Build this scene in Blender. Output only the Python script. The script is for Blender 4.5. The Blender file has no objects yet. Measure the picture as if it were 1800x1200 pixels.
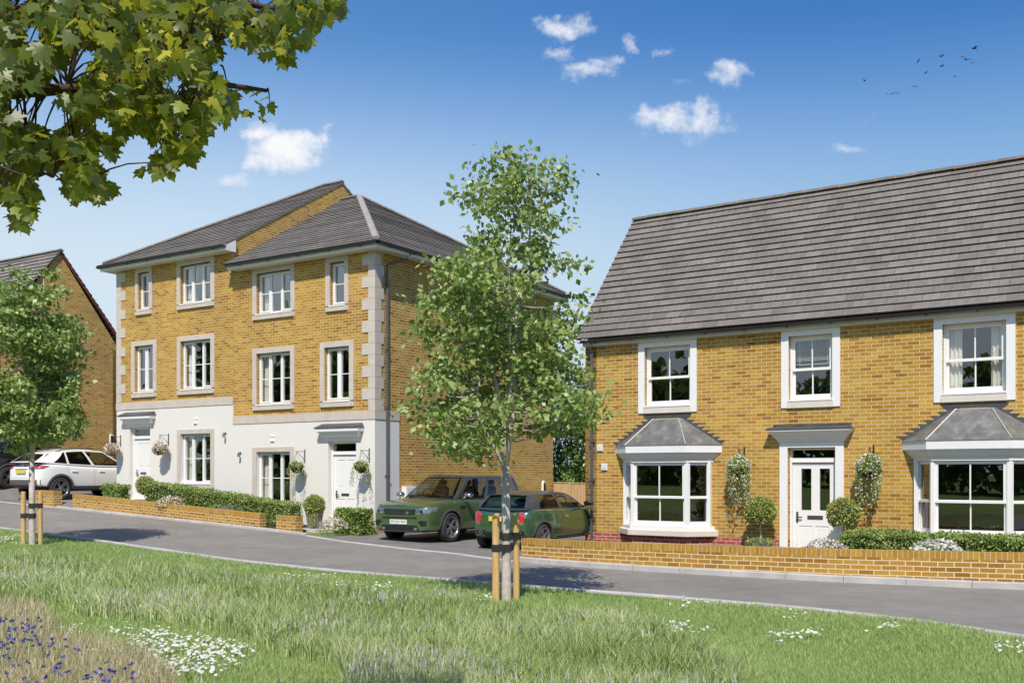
import bpy, bmesh, math, random
import numpy as np
from mathutils import Vector, Matrix
from mathutils.bvhtree import BVHTree

S = bpy.context.scene
COL = S.collection
rad = math.radians
random.seed(7)
RNG = np.random.default_rng(11)

# ------------------------------------------------------------------ frames
CAM_H = 1.67
def unit2(a, b):
    l = math.hypot(a, b)
    return (a / l, b / l)
L_LEFT = unit2(-2790, 1800)                   # townhouse row: along the facade, leftwards
L_IN = (L_LEFT[1], -L_LEFT[0])                # into depth
L_ORG = (-3.548, 26.5)                        # right front corner of the townhouses
R_LEFT = unit2(-2580, 1800)
R_IN = (R_LEFT[1], -R_LEFT[0])
R_ORG = (1.7085, 23.84)                       # left front corner of the detached house
ANG_L = math.atan2(-L_LEFT[1], -L_LEFT[0])    # local +x = rightwards along the facade
ANG_R = math.atan2(-R_LEFT[1], -R_LEFT[0])

def Lp(t, n):
    """street frame of the townhouses: t leftwards along the street, n into depth"""
    return (L_ORG[0] + t * L_LEFT[0] + n * L_IN[0], L_ORG[1] + t * L_LEFT[1] + n * L_IN[1])
def Rp(t, n):
    """frame of the detached house: t rightwards, n into depth"""
    return (R_ORG[0] - t * R_LEFT[0] + n * R_IN[0], R_ORG[1] - t * R_LEFT[1] + n * R_IN[1])
def tL(x, y): return (x - L_ORG[0]) * L_LEFT[0] + (y - L_ORG[1]) * L_LEFT[1]
def nL(x, y): return (x - L_ORG[0]) * L_IN[0] + (y - L_ORG[1]) * L_IN[1]
def gz(x, y):
    """height of the natural ground: flat on the right, climbing gently up the street to the left"""
    q = np.minimum(tL(np.asarray(x, float), np.asarray(y, float)), 60) + 2.4
    return .0455 * np.log1p(np.exp(np.clip(q, -40, 70)))
def gzf(x, y): return float(gz(x, y))

# ------------------------------------------------------------------ mesh builder
class MB:
    def __init__(s):
        s.v = []; s.f = []; s.m = []; s.uv = []
    def add(s, pts, faces, mi=0, uvs=None):
        b = len(s.v)
        s.v.extend([tuple(p) for p in pts])
        for k, f in enumerate(faces):
            s.f.append([b + i for i in f]); s.m.append(mi)
            s.uv.append(None if uvs is None else uvs[k])
    def quad(s, a, b, c, d, mi=0, uv=None):
        s.add([a, b, c, d], [(0, 1, 2, 3)], mi, None if uv is None else [uv])
    def poly(s, pts, mi=0):
        s.add(pts, [tuple(range(len(pts)))], mi)
    def box(s, x0, x1, y0, y1, z0, z1, mi=0):
        if x0 > x1: x0, x1 = x1, x0
        if y0 > y1: y0, y1 = y1, y0
        if z0 > z1: z0, z1 = z1, z0
        p = [(x, y, z) for z in (z0, z1) for y in (y0, y1) for x in (x0, x1)]
        s.add(p, [(0, 2, 3, 1), (4, 5, 7, 6), (0, 1, 5, 4), (2, 6, 7, 3), (0, 4, 6, 2), (1, 3, 7, 5)], mi)
    def prism(s, pts, z0, z1, mi=0, inset=0):
        """polygon in x,y between two heights (z1 may be a list)"""
        n = len(pts)
        zt = z1 if isinstance(z1, (list, tuple)) else [z1] * n
        zb = z0 if isinstance(z0, (list, tuple)) else [z0] * n
        v = [(p[0], p[1], zb[i]) for i, p in enumerate(pts)] + [(p[0], p[1], zt[i]) for i, p in enumerate(pts)]
        f = [tuple(range(n))[::-1], tuple(range(n, 2 * n))] + [(i, (i + 1) % n, n + (i + 1) % n, n + i) for i in range(n)]
        s.add(v, f, mi)
    def extr(s, prof, a, b, mi=0, close=True):
        """profile of 3D points at a swept by the vector b-a"""
        n = len(prof); d = Vector(b) - Vector(a)
        v = [Vector(p) for p in prof] + [Vector(p) + d for p in prof]
        f = [(i, (i + 1) % n, n + (i + 1) % n, n + i) for i in range(n if close else n - 1)]
        if close: f += [tuple(range(n))[::-1], tuple(range(n, 2 * n))]
        s.add(v, f, mi)
    def tube(s, pts, r, n=6, mi=0, cap=True):
        pts = [Vector(p) for p in pts]
        if not isinstance(r, (list, tuple)): r = [r] * len(pts)
        b = len(s.v); up = Vector((.13, .31, .94))
        for i, p in enumerate(pts):
            d = (pts[min(i + 1, len(pts) - 1)] - pts[max(i - 1, 0)])
            if d.length < 1e-9: d = Vector((0, 0, 1))
            d.normalize()
            a = d.cross(up)
            if a.length < .05: a = d.cross(Vector((1, 0, 0)))
            a.normalize(); c = d.cross(a)
            for k in range(n):
                t = 2 * math.pi * k / n
                s.v.append(tuple(p + (a * math.cos(t) + c * math.sin(t)) * r[i]))
        for i in range(len(pts) - 1):
            for k in range(n):
                s.f.append([b + i * n + k, b + i * n + (k + 1) % n, b + (i + 1) * n + (k + 1) % n, b + (i + 1) * n + k]); s.m.append(mi); s.uv.append(None)
        if cap:
            s.f.append([b + k for k in range(n)][::-1]); s.m.append(mi); s.uv.append(None)
            e = b + (len(pts) - 1) * n
            s.f.append([e + k for k in range(n)]); s.m.append(mi); s.uv.append(None)
    def lathe(s, prof, n=24, c=(0, 0, 0), axis='z', mi=0, a0=0, a1=2 * math.pi):
        b = len(s.v); full = abs(a1 - a0 - 2 * math.pi) < 1e-6
        m = n if full else n + 1
        for (r, h) in prof:
            for k in range(m):
                t = a0 + (a1 - a0) * k / n
                if axis == 'z': q = (r * math.cos(t), r * math.sin(t), h)
                elif axis == 'y': q = (r * math.cos(t), h, r * math.sin(t))
                else: q = (h, r * math.cos(t), r * math.sin(t))
                s.v.append((c[0] + q[0], c[1] + q[1], c[2] + q[2]))
        for i in range(len(prof) - 1):
            for k in range(n):
                k2 = (k + 1) % m
                s.f.append([b + i * m + k, b + i * m + k2, b + (i + 1) * m + k2, b + (i + 1) * m + k]); s.m.append(mi); s.uv.append(None)
    def build(s, name, mats, parent=None, smooth=False, loc=None, rz=0, recalc=True):
        me = bpy.data.meshes.new(name)
        me.from_pydata(s.v, [], s.f)
        if not isinstance(mats, (list, tuple)): mats = [mats]
        for m in mats: me.materials.append(m)
        if len(mats) > 1: me.polygons.foreach_set('material_index', s.m)
        if recalc:
            bm = bmesh.new(); bm.from_mesh(me)
            bmesh.ops.recalc_face_normals(bm, faces=bm.faces[:])
            bm.to_mesh(me); bm.free()
        uvl = me.uv_layers.new(name='UVMap'); out = [0.0] * (2 * len(me.loops))
        for p in me.polygons:
            custom = s.uv[p.index] if p.index < len(s.uv) else None
            if custom is not None:
                idx = {vi: k for k, vi in enumerate(s.f[p.index])}
                for li in p.loop_indices:
                    out[2 * li:2 * li + 2] = custom[idx[me.loops[li].vertex_index]]
                continue
            n = p.normal
            if abs(n.z) > .93: t = Vector((1, 0, 0)); w = Vector((0, 1, 0))
            else:
                t = Vector((-n.y, n.x, 0)).normalized(); w = n.cross(t)
                if t.x < -.01 or (abs(t.x) <= .01 and t.y < 0): t = -t
                if w.z < 0: w = -w
            for li in p.loop_indices:
                c = me.vertices[me.loops[li].vertex_index].co
                out[2 * li] = c.dot(t); out[2 * li + 1] = c.dot(w)
        uvl.data.foreach_set('uv', out)
        if smooth: me.polygons.foreach_set('use_smooth', [True] * len(me.polygons))
        me.update()
        o = bpy.data.objects.new(name, me); COL.objects.link(o)
        if parent: o.parent = parent
        if loc is not None: o.location = loc
        if rz: o.rotation_euler = (0, 0, rz)
        return o

def np_mesh(name, verts, faces_n, mat, parent=None, tint=None, smooth=False):
    """verts (N,3); faces_n: int array (F,k)"""
    me = bpy.data.meshes.new(name)
    F, k = faces_n.shape
    me.vertices.add(len(verts)); me.vertices.foreach_set('co', np.ascontiguousarray(verts, np.float32).ravel())
    me.loops.add(F * k); me.loops.foreach_set('vertex_index', np.ascontiguousarray(faces_n, np.int32).ravel())
    me.polygons.add(F); me.polygons.foreach_set('loop_start', np.arange(0, F * k, k, dtype=np.int32))
    me.polygons.foreach_set('loop_total', np.full(F, k, np.int32))
    if smooth: me.polygons.foreach_set('use_smooth', np.ones(F, bool))
    if tint is not None:
        a = me.attributes.new('tint', 'FLOAT', 'POINT'); a.data.foreach_set('value', np.ascontiguousarray(tint, np.float32))
    me.materials.append(mat); me.update(calc_edges=True)
    o = bpy.data.objects.new(name, me); COL.objects.link(o)
    if parent: o.parent = parent
    return o

def tag(o, label=None, cat=None, group=None, kind=None):
    if label: o['label'] = label
    if cat: o['category'] = cat
    if group: o['group'] = group
    if kind: o['kind'] = kind
    return o
def thing(name, label, cat, loc=(0, 0, 0), rz=0, group=None):
    o = bpy.data.objects.new(name, None); COL.objects.link(o)
    o.empty_display_size = .2; o.location = loc; o.rotation_euler = (0, 0, rz)
    return tag(o, label, cat, group)
def copy_tree(o, parent=None):
    c = o.copy(); COL.objects.link(c)
    if parent: c.parent = parent
    for ch in [q for q in bpy.data.objects if q.parent == o]: copy_tree(ch, c)
    return c

# ------------------------------------------------------------------ materials
class NT:
    def __init__(s, name):
        s.m = bpy.data.materials.new(name); s.m.use_nodes = True
        s.t = s.m.node_tree; s.n = s.t.nodes; s.n.clear()
        s.out = s.n.new('ShaderNodeOutputMaterial')
    def node(s, typ, **kw):
        n = s.n.new('ShaderNode' + typ)
        for k, v in kw.items():
            if k.startswith('i_'):
                key = k[2:].replace('_', ' ')
                n.inputs[key].default_value = v
            else: setattr(n, k, v)
        return n
    def link(s, a, b): s.t.links.new(a, b)
    def ramp(s, fac, stops, interp='LINEAR'):
        r = s.n.new('ShaderNodeValToRGB'); r.color_ramp.interpolation = interp
        e = r.color_ramp.elements
        while len(e) < len(stops): e.new(.5)
        for q, (p, c) in zip(e, stops):
            q.position = p; q.color = (c[0], c[1], c[2], 1) if isinstance(c, (tuple, list)) else (c, c, c, 1)
        if fac is not None: s.link(fac, r.inputs[0])
        return r.outputs[0]
    def mix(s, fac, a, b, blend='MIX'):
        n = s.n.new('ShaderNodeMix'); n.data_type = 'RGBA'; n.blend_type = blend
        for sock, v in ((n.inputs[0], fac), (n.inputs[6], a), (n.inputs[7], b)):
            if hasattr(v, 'is_output'): s.link(v, sock)
            else: sock.default_value = v if not isinstance(v, tuple) else (*v[:3], 1)
        return n.outputs[2]
    def math(s, op, a, b=0., c=None):
        n = s.n.new('ShaderNodeMath'); n.operation = op
        for i, v in enumerate((a, b) if c is None else (a, b, c)):
            if hasattr(v, 'is_output'): s.link(v, n.inputs[i])
            else: n.inputs[i].default_value = v
        return n.outputs[0]
    def noise(s, scale, detail=4, vec=None, rough=.55, out=0):
        n = s.node('TexNoise'); n.inputs['Scale'].default_value = scale; n.inputs['Detail'].default_value = detail; n.inputs['Roughness'].default_value = rough
        if vec is not None: s.link(vec, n.inputs['Vector'])
        return n.outputs[out]
    def coord(s, which='Object'): return s.node('TexCoord').outputs[which]
    def bump(s, h, strength=.3, dist=.01):
        b = s.node('Bump'); b.inputs['Strength'].default_value = strength; b.inputs['Distance'].default_value = dist
        s.link(h, b.inputs['Height']); return b.outputs[0]
    def principled(s, color, rough=.6, metal=0., spec=.5, normal=None, coat=0.):
        p = s.node('BsdfPrincipled')
        for k, v in (('Base Color', color), ('Roughness', rough), ('Metallic', metal), ('Specular IOR Level', spec), ('Coat Weight', coat)):
            if hasattr(v, 'is_output'): s.link(v, p.inputs[k])
            else: p.inputs[k].default_value = (*v[:3], 1) if isinstance(v, tuple) else v
        if normal is not None: s.link(normal, p.inputs['Normal'])
        return p
    def done(s, shader):
        s.link(shader.outputs[0] if hasattr(shader, 'outputs') else shader, s.out.inputs[0]); return s.m

def plain(name, col, rough=.5, metal=0., spec=.5, var=.08, scale=6., coat=0., bump=0.):
    t = NT(name); co = t.coord()
    n = t.noise(scale, 5, co)
    lo = tuple(c * (1 - var) for c in col); hi = tuple(min(1, c * (1 + var)) for c in col)
    c = t.ramp(n, [(.3, lo), (.7, hi)])
    nm = t.bump(t.noise(scale * 12, 3, co), bump, .004) if bump else None
    return t.done(t.principled(c, rough, metal, spec, nm, coat))

def brick_mat(name, stops, mortar, w=.225, h=.075, msize=.0075, rowoff=0., seed=0., stain=.12, bumpd=.006):
    t = NT(name); uv = t.coord('UV')
    mp = t.node('Mapping'); mp.inputs['Location'].default_value = (seed, rowoff, 0); t.link(uv, mp.inputs['Vector']); vec = mp.outputs[0]
    b = t.node('TexBrick'); b.offset = .5; b.squash = 1
    t.link(vec, b.inputs['Vector'])
    b.inputs['Scale'].default_value = 1; b.inputs['Brick Width'].default_value = w; b.inputs['Row Height'].default_value = h
    b.inputs['Mortar Size'].default_value = msize; b.inputs['Mortar Smooth'].default_value = .15; b.inputs['Bias'].default_value = 0
    b.inputs['Color1'].default_value = (0, 0, 0, 1); b.inputs['Color2'].default_value = (1, 1, 1, 1); b.inputs['Mortar'].default_value = (.5, .5, .5, 1)
    col = t.ramp(b.outputs['Color'], stops)
    fine = t.noise(38, 4, vec); big = t.noise(.55, 4, vec)
    col = t.mix(1., col, t.ramp(fine, [(.25, .78), (.75, 1.16)]), 'MULTIPLY')
    col = t.mix(1., col, t.ramp(big, [(.3, 1 - stain), (.7, 1 + stain * .5)]), 'MULTIPLY')
    mcol = t.mix(t.noise(9, 3, vec), tuple(c * .85 for c in mortar), mortar)
    col = t.mix(b.outputs['Fac'], col, mcol)
    h1 = t.math('SUBTRACT', 1., b.outputs['Fac']); h2 = t.math('MULTIPLY_ADD', fine, .35, h1)
    return t.done(t.principled(col, .85, 0, .25, t.bump(h2, .6, bumpd)))

M = {}
YEL = [(0., (.31, .14, .022)), (.12, (.41, .212, .034)), (.5, (.485, .278, .046)), (.85, (.53, .338, .066)), (1., (.44, .19, .028))]
YEL2 = [(0., (.27, .13, .022)), (.25, (.37, .19, .032)), (.65, (.46, .265, .044)), (1., (.41, .19, .030))]
M['brick'] = brick_mat('yellow_stock_brick', YEL, (.74, .60, .38), msize=.0060, stain=.22)
M['brick_low'] = brick_mat('amber_stock_brick', YEL2, (.76, .64, .43), seed=.4)
M['brick_edge'] = brick_mat('amber_coping_brick', [(0., (.38, .20, .036)), (1., (.47, .28, .05))], (.62, .52, .34), w=.075, h=.3, msize=.005, seed=.1)
M['brick_red'] = brick_mat('red_plinth_brick', [(0, (.30, .055, .04)), (.5, (.42, .095, .07)), (1, (.48, .13, .085))], (.62, .48, .38))
M['tile_shade_line'] = plain('painted_tile_shade', (.035, .032, .032), .9, var=.25)  # shadow gap under each tile course, painted as a dark lip colour
def tile_mat(name, a, b, w, h):
    t = NT(name); uv = t.coord('UV')
    k = t.node('TexBrick'); k.offset = .5; t.link(uv, k.inputs['Vector'])
    k.inputs['Scale'].default_value = 1; k.inputs['Brick Width'].default_value = w; k.inputs['Row Height'].default_value = h
    k.inputs['Mortar Size'].default_value = .0028; k.inputs['Mortar Smooth'].default_value = .1
    k.inputs['Color1'].default_value = (0, 0, 0, 1); k.inputs['Color2'].default_value = (1, 1, 1, 1); k.inputs['Mortar'].default_value = (.5, .5, .5, 1)
    col = t.ramp(k.outputs['Color'], [(0, a), (.5, tuple((p + q) / 2 for p, q in zip(a, b))), (1, b)])
    mp = t.node('Mapping'); mp.inputs['Scale'].default_value = (1, .3, 1); t.link(uv, mp.inputs['Vector'])
    col = t.mix(1., col, t.ramp(t.noise(16, 6, mp.outputs[0]), [(.25, .80), (.75, 1.18)]), 'MULTIPLY')
    col = t.mix(1., col, t.ramp(t.noise(.7, 4, uv), [(.3, .84), (.7, 1.12)]), 'MULTIPLY')
    moss = t.ramp(t.noise(3.1, 8, uv, .7), [(.62, 0.), (.78, .35)])
    col = t.mix(moss, col, (.13, .115, .06))
    col = t.mix(k.outputs['Fac'], col, (.03, .028, .027))
    return t.done(t.principled(col, .75, 0, .3, t.bump(t.noise(60, 4, uv), .35, .004)))
M['tile_R'] = tile_mat('grey_flat_tile', (.170, .150, .136), (.222, .198, .180), .33, .215)
M['tile_L'] = tile_mat('grey_brown_flat_tile', (.185, .166, .150), (.245, .222, .202), .33, .215)
M['ridge'] = plain('ridge_tile_clay', (.17, .15, .135), .8, var=.2, scale=3, bump=.3)
M['bed'] = plain('ridge_bedding_mortar', (.42, .32, .22), .9, var=.25, scale=9)
M['hipstone'] = plain('pale_hip_tile', (.34, .30, .28), .85, var=.2, scale=5, bump=.3)
M['redtile'] = plain('red_verge_creasing', (.36, .09, .06), .8, var=.2)
M['render'] = plain('white_render', (.74, .71, .665), .85, var=.02, scale=1.5, bump=.15)
M['stone'] = plain('buff_cast_stone', (.56, .49, .43), .85, var=.08, scale=4, bump=.2)
M['stone2'] = plain('cream_cast_stone', (.66, .60, .53), .85, var=.06, scale=4, bump=.2)
M['upvc'] = plain('white_upvc', (.82, .81, .80), .35, var=.015)
M['trim'] = plain('white_painted_trim', (.80, .79, .785), .45, var=.02)
M['door'] = plain('white_door_paint', (.80, .79, .78), .35, var=.02)
M['gutter'] = plain('anthracite_gutter', (.035, .035, .04), .35, var=.15)
M['pipe'] = plain('grey_pipe', (.09, .09, .105), .4, var=.15)
M['black'] = plain('black_plastic', (.015, .015, .016), .5, var=.2)
M['chrome'] = plain('chrome', (.7, .7, .7), .12, metal=1., var=.03)
M['steel'] = plain('brushed_steel', (.30, .30, .30), .35, metal=1., var=.08)
def lead():
    t = NT('weathered_lead'); co = t.coord()
    n = t.noise(4.5, 6, co, .65)
    c = t.ramp(n, [(.25, (.10, .105, .11)), (.5, (.17, .17, .165)), (.68, (.28, .27, .24)), (.85, (.16, .165, .17))])
    return t.done(t.principled(c, .5, .25, .5, t.bump(t.noise(20, 3, co), .15, .004)))
M['lead'] = lead()
M['lead_dark'] = plain('lead_flashing', (.085, .09, .095), .5, .2, var=.3, scale=5)
M['lead_edge'] = plain('lead_roll', (.46, .44, .40), .5, .2, var=.1)
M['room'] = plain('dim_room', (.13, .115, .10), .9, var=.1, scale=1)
M['curtain'] = plain('cream_curtain', (.80, .76, .69), .9, var=.05, scale=3)
M['blind'] = plain('white_blind', (.72, .71, .69), .6, var=.03)
def glass(name, refl, tintc, rough=.0, ior=1.5, fk=1.6):
    t = NT(name)
    f = t.node('Fresnel'); ge = t.node('NewGeometry'); t.link(t.math('MULTIPLY_ADD', ge.outputs['Backfacing'], 1 / ior - ior, ior), f.inputs['IOR'])   # same reflection from either side of the pane
    fac = t.math('MINIMUM', t.math('ADD', t.math('MULTIPLY', f.outputs[0], fk), refl), .95)
    # panes are never quite flat
    b = t.bump(t.noise(1.3, 2, t.coord()), .012, .05)
    g = t.node('BsdfGlossy'); g.inputs['Roughness'].default_value = rough; t.link(b, g.inputs['Normal'])
    tr = t.node('BsdfTransparent'); tr.inputs['Color'].default_value = (*tintc, 1)
    m = t.node('MixShader'); t.link(fac, m.inputs[0]); t.link(tr.outputs[0], m.inputs[1]); t.link(g.outputs[0], m.inputs[2])
    return t.done(m)
M['glass'] = glass('window_glass', .13, (.93, .95, .94))
M['glass_top'] = glass('coated_window_glass', .26, (.90, .93, .95))
M['car_glass'] = glass('car_glass', .02, (.62, .66, .64), fk=.8)
M['car_glass_dark'] = glass('dark_car_glass', .03, (.16, .18, .2), fk=.9)
def asphalt():
    t = NT('asphalt'); co = t.coord()
    big = t.noise(.5, 6, co, .65); mid = t.noise(3., 5, co); fine = t.noise(140, 3, co)
    c = t.ramp(fine, [(.3, (.20, .185, .165)), (.55, (.275, .255, .23)), (.8, (.37, .345, .315))])
    c = t.mix(1., c, t.ramp(big, [(.3, .80), (.7, 1.10)]), 'MULTIPLY')
    c = t.mix(1., c, t.ramp(mid, [(.3, .88), (.7, 1.08)]), 'MULTIPLY')
    return t.done(t.principled(c, .9, 0, .25, t.bump(fine, .4, .006)))
M['asphalt'] = asphalt()
M['asphalt_drive'] = plain('drive_asphalt', (.19, .18, .168), .9, var=.18, scale=2., bump=.4)
M['kerb'] = plain('concrete_kerb', (.46, .44, .425), .9, var=.14, scale=3., bump=.4)
M['paving'] = plain('pale_paving', (.52, .48, .43), .85, var=.1, scale=4)
M['soil'] = plain('planting_soil', (.055, .04, .028), .95, var=.3, scale=8, bump=.5)
def turf():
    t = NT('turf'); co = t.coord()
    c = t.ramp(t.noise(1.2, 6, co, .6), [(.3, (.13, .20, .05)), (.6, (.19, .27, .075)), (.8, (.25, .31, .10))])
    c = t.mix(1., c, t.ramp(t.noise(60, 3, co), [(.3, .7), (.7, 1.2)]), 'MULTIPLY')
    return t.done(t.principled(c, .95, 0, .1))
M['turf'] = turf()
def leaf_mat(name, stops, trans, tmix=.4, rough=.42, spec=.5):
    """leaf colour varies leaf by leaf (attribute 'tint'); light shines through"""
    t = NT(name); a = t.node('Attribute'); a.attribute_name = 'tint'
    c = t.ramp(a.outputs['Fac'], stops)
    p = t.principled(c, rough, 0, spec)
    tl = t.node('BsdfTranslucent'); t.link(t.mix(.55, c, trans), tl.inputs['Color'])
    m = t.node('MixShader'); m.inputs[0].default_value = tmix
    t.link(p.outputs[0], m.inputs[1]); t.link(tl.outputs[0], m.inputs[2])
    return t.done(m)
M['leaf'] = leaf_mat('young_tree_leaf', [(0, (.11, .18, .04)), (.45, (.25, .345, .09)), (.82, (.40, .49, .17)), (.98, (.50, .57, .26)), (1, (.60, .64, .38))], (.52, .63, .14), .28, .42, .45)
M['maple'] = leaf_mat('maple_leaf', [(0, (.035, .060, .010)), (.5, (.075, .11, .016)), (.78, (.14, .18, .028)), (.88, (.46, .45, .04)), (1, (.66, .60, .06))], (.74, .72, .05), .45, .4)
M['hedge'] = leaf_mat('hedge_leaf', [(0, (.10, .18, .03)), (.5, (.25, .345, .08)), (.85, (.42, .50, .16)), (1, (.56, .60, .32))], (.42, .54, .12), .22)
M['box'] = leaf_mat('box_leaf', [(0, (.18, .225, .04)), (.5, (.33, .385, .085)), (1, (.55, .56, .2))], (.45, .5, .1), .22)
M['woodland'] = leaf_mat('woodland_leaf', [(0, (.05, .09, .02)), (.5, (.12, .19, .04)), (.9, (.22, .30, .07)), (1, (.30, .38, .12))], (.30, .42, .06), .35, .5)
M['laurel'] = leaf_mat('laurel_leaf', [(0, (.04, .09, .02)), (.5, (.10, .18, .035)), (.9, (.19, .29, .06)), (1, (.32, .40, .13))], (.2, .3, .04), .25, .3)
M['grass'] = leaf_mat('grass_blade', [(0, (.23, .33, .10)), (.5, (.34, .45, .155)), (.85, (.47, .55, .24)), (1, (.58, .58, .36))], (.44, .54, .17), .3, .55, .3)
M['longgrass'] = leaf_mat('meadow_grass_blade', [(0, (.13, .21, .055)), (.35, (.33, .43, .14)), (.7, (.55, .62, .28)), (.9, (.66, .68, .42)), (1, (.74, .73, .60))], (.56, .64, .22), .35, .55, .3)
M['drygrass'] = leaf_mat('dry_grass_blade', [(0, (.20, .26, .08)), (.22, (.34, .38, .14)), (.4, (.50, .40, .23)), (.7, (.66, .53, .36)), (1, (.76, .66, .50))], (.55, .45, .3), .25, .7, .2)
M['petal'] = leaf_mat('white_petal', [(0, (.62, .62, .50)), (.5, (.76, .75, .68)), (1, (.82, .80, .76))], (.7, .7, .6), .25, .6)
M['pinkpetal'] = leaf_mat('pale_pink_petal', [(0, (.62, .44, .38)), (.5, (.76, .62, .57)), (1, (.82, .78, .74))], (.7, .6, .5), .25, .6)
M['bluepetal'] = leaf_mat('cornflower_petal', [(0, (.07, .07, .24)), (.6, (.13, .13, .42)), (1, (.24, .24, .52))], (.1, .1, .6), .25, .6)
M['seed'] = leaf_mat('seed_head', [(0, (.36, .38, .26)), (.5, (.47, .47, .38)), (1, (.58, .56, .50))], (.45, .45, .35), .2, .8)
M['silver'] = leaf_mat('lavender_leaf', [(0, (.16, .19, .15)), (.6, (.32, .36, .30)), (1, (.45, .46, .48))], (.4, .45, .4), .2, .8)
M['bark'] = plain('pale_young_bark', (.52, .45, .41), .85, var=.25, scale=14, bump=.6)
M['twig'] = plain('brown_bark', (.075, .045, .032), .85, var=.25, scale=10, bump=.5)
def wood(name, a, b):
    t = NT(name); co = t.coord(); mp = t.node('Mapping'); mp.inputs['Scale'].default_value = (9, 9, .9); t.link(co, mp.inputs[0])
    c = t.ramp(t.noise(3, 6, mp.outputs[0], .6), [(.3, a), (.7, b)])
    return t.done(t.principled(c, .8, 0, .25, t.bump(t.noise(12, 4, mp.outputs[0]), .3, .004)))
M['stake'] = wood('pine_stake', (.50, .30, .11), (.70, .46, .21))
M['fence'] = wood('fence_board', (.42, .28, .14), (.56, .40, .22))
M['rubber'] = plain('rubber_tie', (.022, .023, .022), .7, var=.2)
M['tyre'] = plain('tyre_rubber', (.035, .034, .033), .8, var=.2)
M['basket'] = plain('coir_basket', (.075, .035, .018), .95, var=.35, scale=12, bump=.6)
M['slate'] = plain('slate_planter', (.19, .185, .19), .75, var=.2, scale=5, bump=.3)
M['bluepot'] = plain('blue_grey_planter', (.13, .15, .20), .6, var=.15)
M['grey_trim'] = plain('grey_plastic', (.09, .088, .085), .6, var=.1)
def paint(name, col, metal=.0, rough=.32, coat=.9, var=.04):
    t = NT(name); co = t.coord()
    fl = t.noise(900, 1, co)
    c = t.ramp(fl, [(.3, tuple(x * (1 - var) for x in col)), (.7, tuple(min(1, x * (1 + var)) for x in col))])
    p = t.principled(c, rough, metal, .5, None, coat); p.inputs['Coat Roughness'].default_value = .03
    return t.done(p)
M['green_suv'] = paint('green_metallic_paint', (.145, .235, .095), .62, .24)
M['green_hatch'] = paint('deep_green_metallic_paint', (.09, .19, .085), .62, .24)
M['white_paint'] = paint('white_car_paint', (.90, .89, .88), 0, .3)
M['black_paint'] = paint('black_car_paint', (.010, .010, .014), 0, .2)
M['roof_paint'] = paint('gloss_black_roof_paint', (.055, .058, .066), .2, .3)
M['lamp_red'] = plain('red_lamp_lens', (.50, .035, .045), .15, var=.1, coat=.6)
M['lamp_clear'] = plain('clear_lamp_lens', (.30, .32, .35), .08, metal=.6, var=.5, scale=28, coat=.6)
M['plate_w'] = plain('white_plate', (.82, .82, .80), .4, var=.02)
M['plate_y'] = plain('yellow_plate', (.72, .55, .06), .4, var=.03)
M['seat'] = plain('tan_leather', (.16, .055, .035), .6, var=.15)
M['dark_seat'] = plain('dark_seat', (.03, .03, .032), .7, var=.15)
M['alloy'] = plain('alloy_wheel', (.42, .42, .43), .28, metal=.85, var=.05)
M['alloy_dark'] = plain('dark_alloy', (.26, .26, .265), .3, metal=.5, var=.08)
M['amber'] = plain('amber_lens', (.6, .2, .02), .3, var=.1)
# ------------------------------------------------------------------ building helpers
def wall_panel(mb, u0, u1, z0, z1, holes, tf, thick=.3, mi=0, mi_in=1):
    us = sorted({u0, u1, *[h[0] for h in holes], *[h[1] for h in holes]}); us = [u for u in us if u0 <= u <= u1]
    zs = sorted({z0, z1, *[h[2] for h in holes], *[h[3] for h in holes]}); zs = [z for z in zs if z0 <= z <= z1]
    def solid(i, j):
        if i < 0 or j < 0 or i >= len(us) - 1 or j >= len(zs) - 1: return None
        uc = (us[i] + us[i + 1]) / 2; zc = (zs[j] + zs[j + 1]) / 2
        return not any(h[0] < uc < h[1] and h[2] < zc < h[3] for h in holes)
    for i in range(len(us) - 1):
        for j in range(len(zs) - 1):
            if not solid(i, j): continue
            a, b, c, d = us[i], us[i + 1], zs[j], zs[j + 1]
            mb.quad(tf(a, 0, c), tf(b, 0, c), tf(b, 0, d), tf(a, 0, d), mi)
            mb.quad(tf(a, thick, c), tf(b, thick, c), tf(b, thick, d), tf(a, thick, d), mi_in)
            if not solid(i - 1, j): mb.quad(tf(a, 0, c), tf(a, thick, c), tf(a, thick, d), tf(a, 0, d), mi)
            if not solid(i + 1, j): mb.quad(tf(b, 0, c), tf(b, thick, c), tf(b, thick, d), tf(b, 0, d), mi)
            if not solid(i, j - 1): mb.quad(tf(a, 0, c), tf(b, 0, c), tf(b, thick, c), tf(a, thick, c), mi)
            if not solid(i, j + 1): mb.quad(tf(a, 0, d), tf(b, 0, d), tf(b, thick, d), tf(a, thick, d), mi)

def obox(mb, A, B, a0, a1, d0, d1, z0, z1, mi=0):
    """box along the plan segment A->B; d is depth to the left of A->B (into the house)"""
    ax, ay = B[0] - A[0], B[1] - A[1]; l = math.hypot(ax, ay); ax /= l; ay /= l; nx, ny = -ay, ax
    P = lambda a, d: (A[0] + ax * a + nx * d, A[1] + ay * a + ny * d)
    mb.prism([P(a0, d0), P(a1, d0), P(a1, d1), P(a0, d1)], z0, z1, mi)
def opane(mb, A, B, a0, a1, d, z0, z1, mi=0):
    ax, ay = B[0] - A[0], B[1] - A[1]; l = math.hypot(ax, ay); ax /= l; ay /= l; nx, ny = -ay, ax
    P = lambda a, z: (A[0] + ax * a + nx * d, A[1] + ay * a + ny * d, z)
    mb.quad(P(a0, z0), P(a1, z0), P(a1, z1), P(a0, z1), mi)

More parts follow.
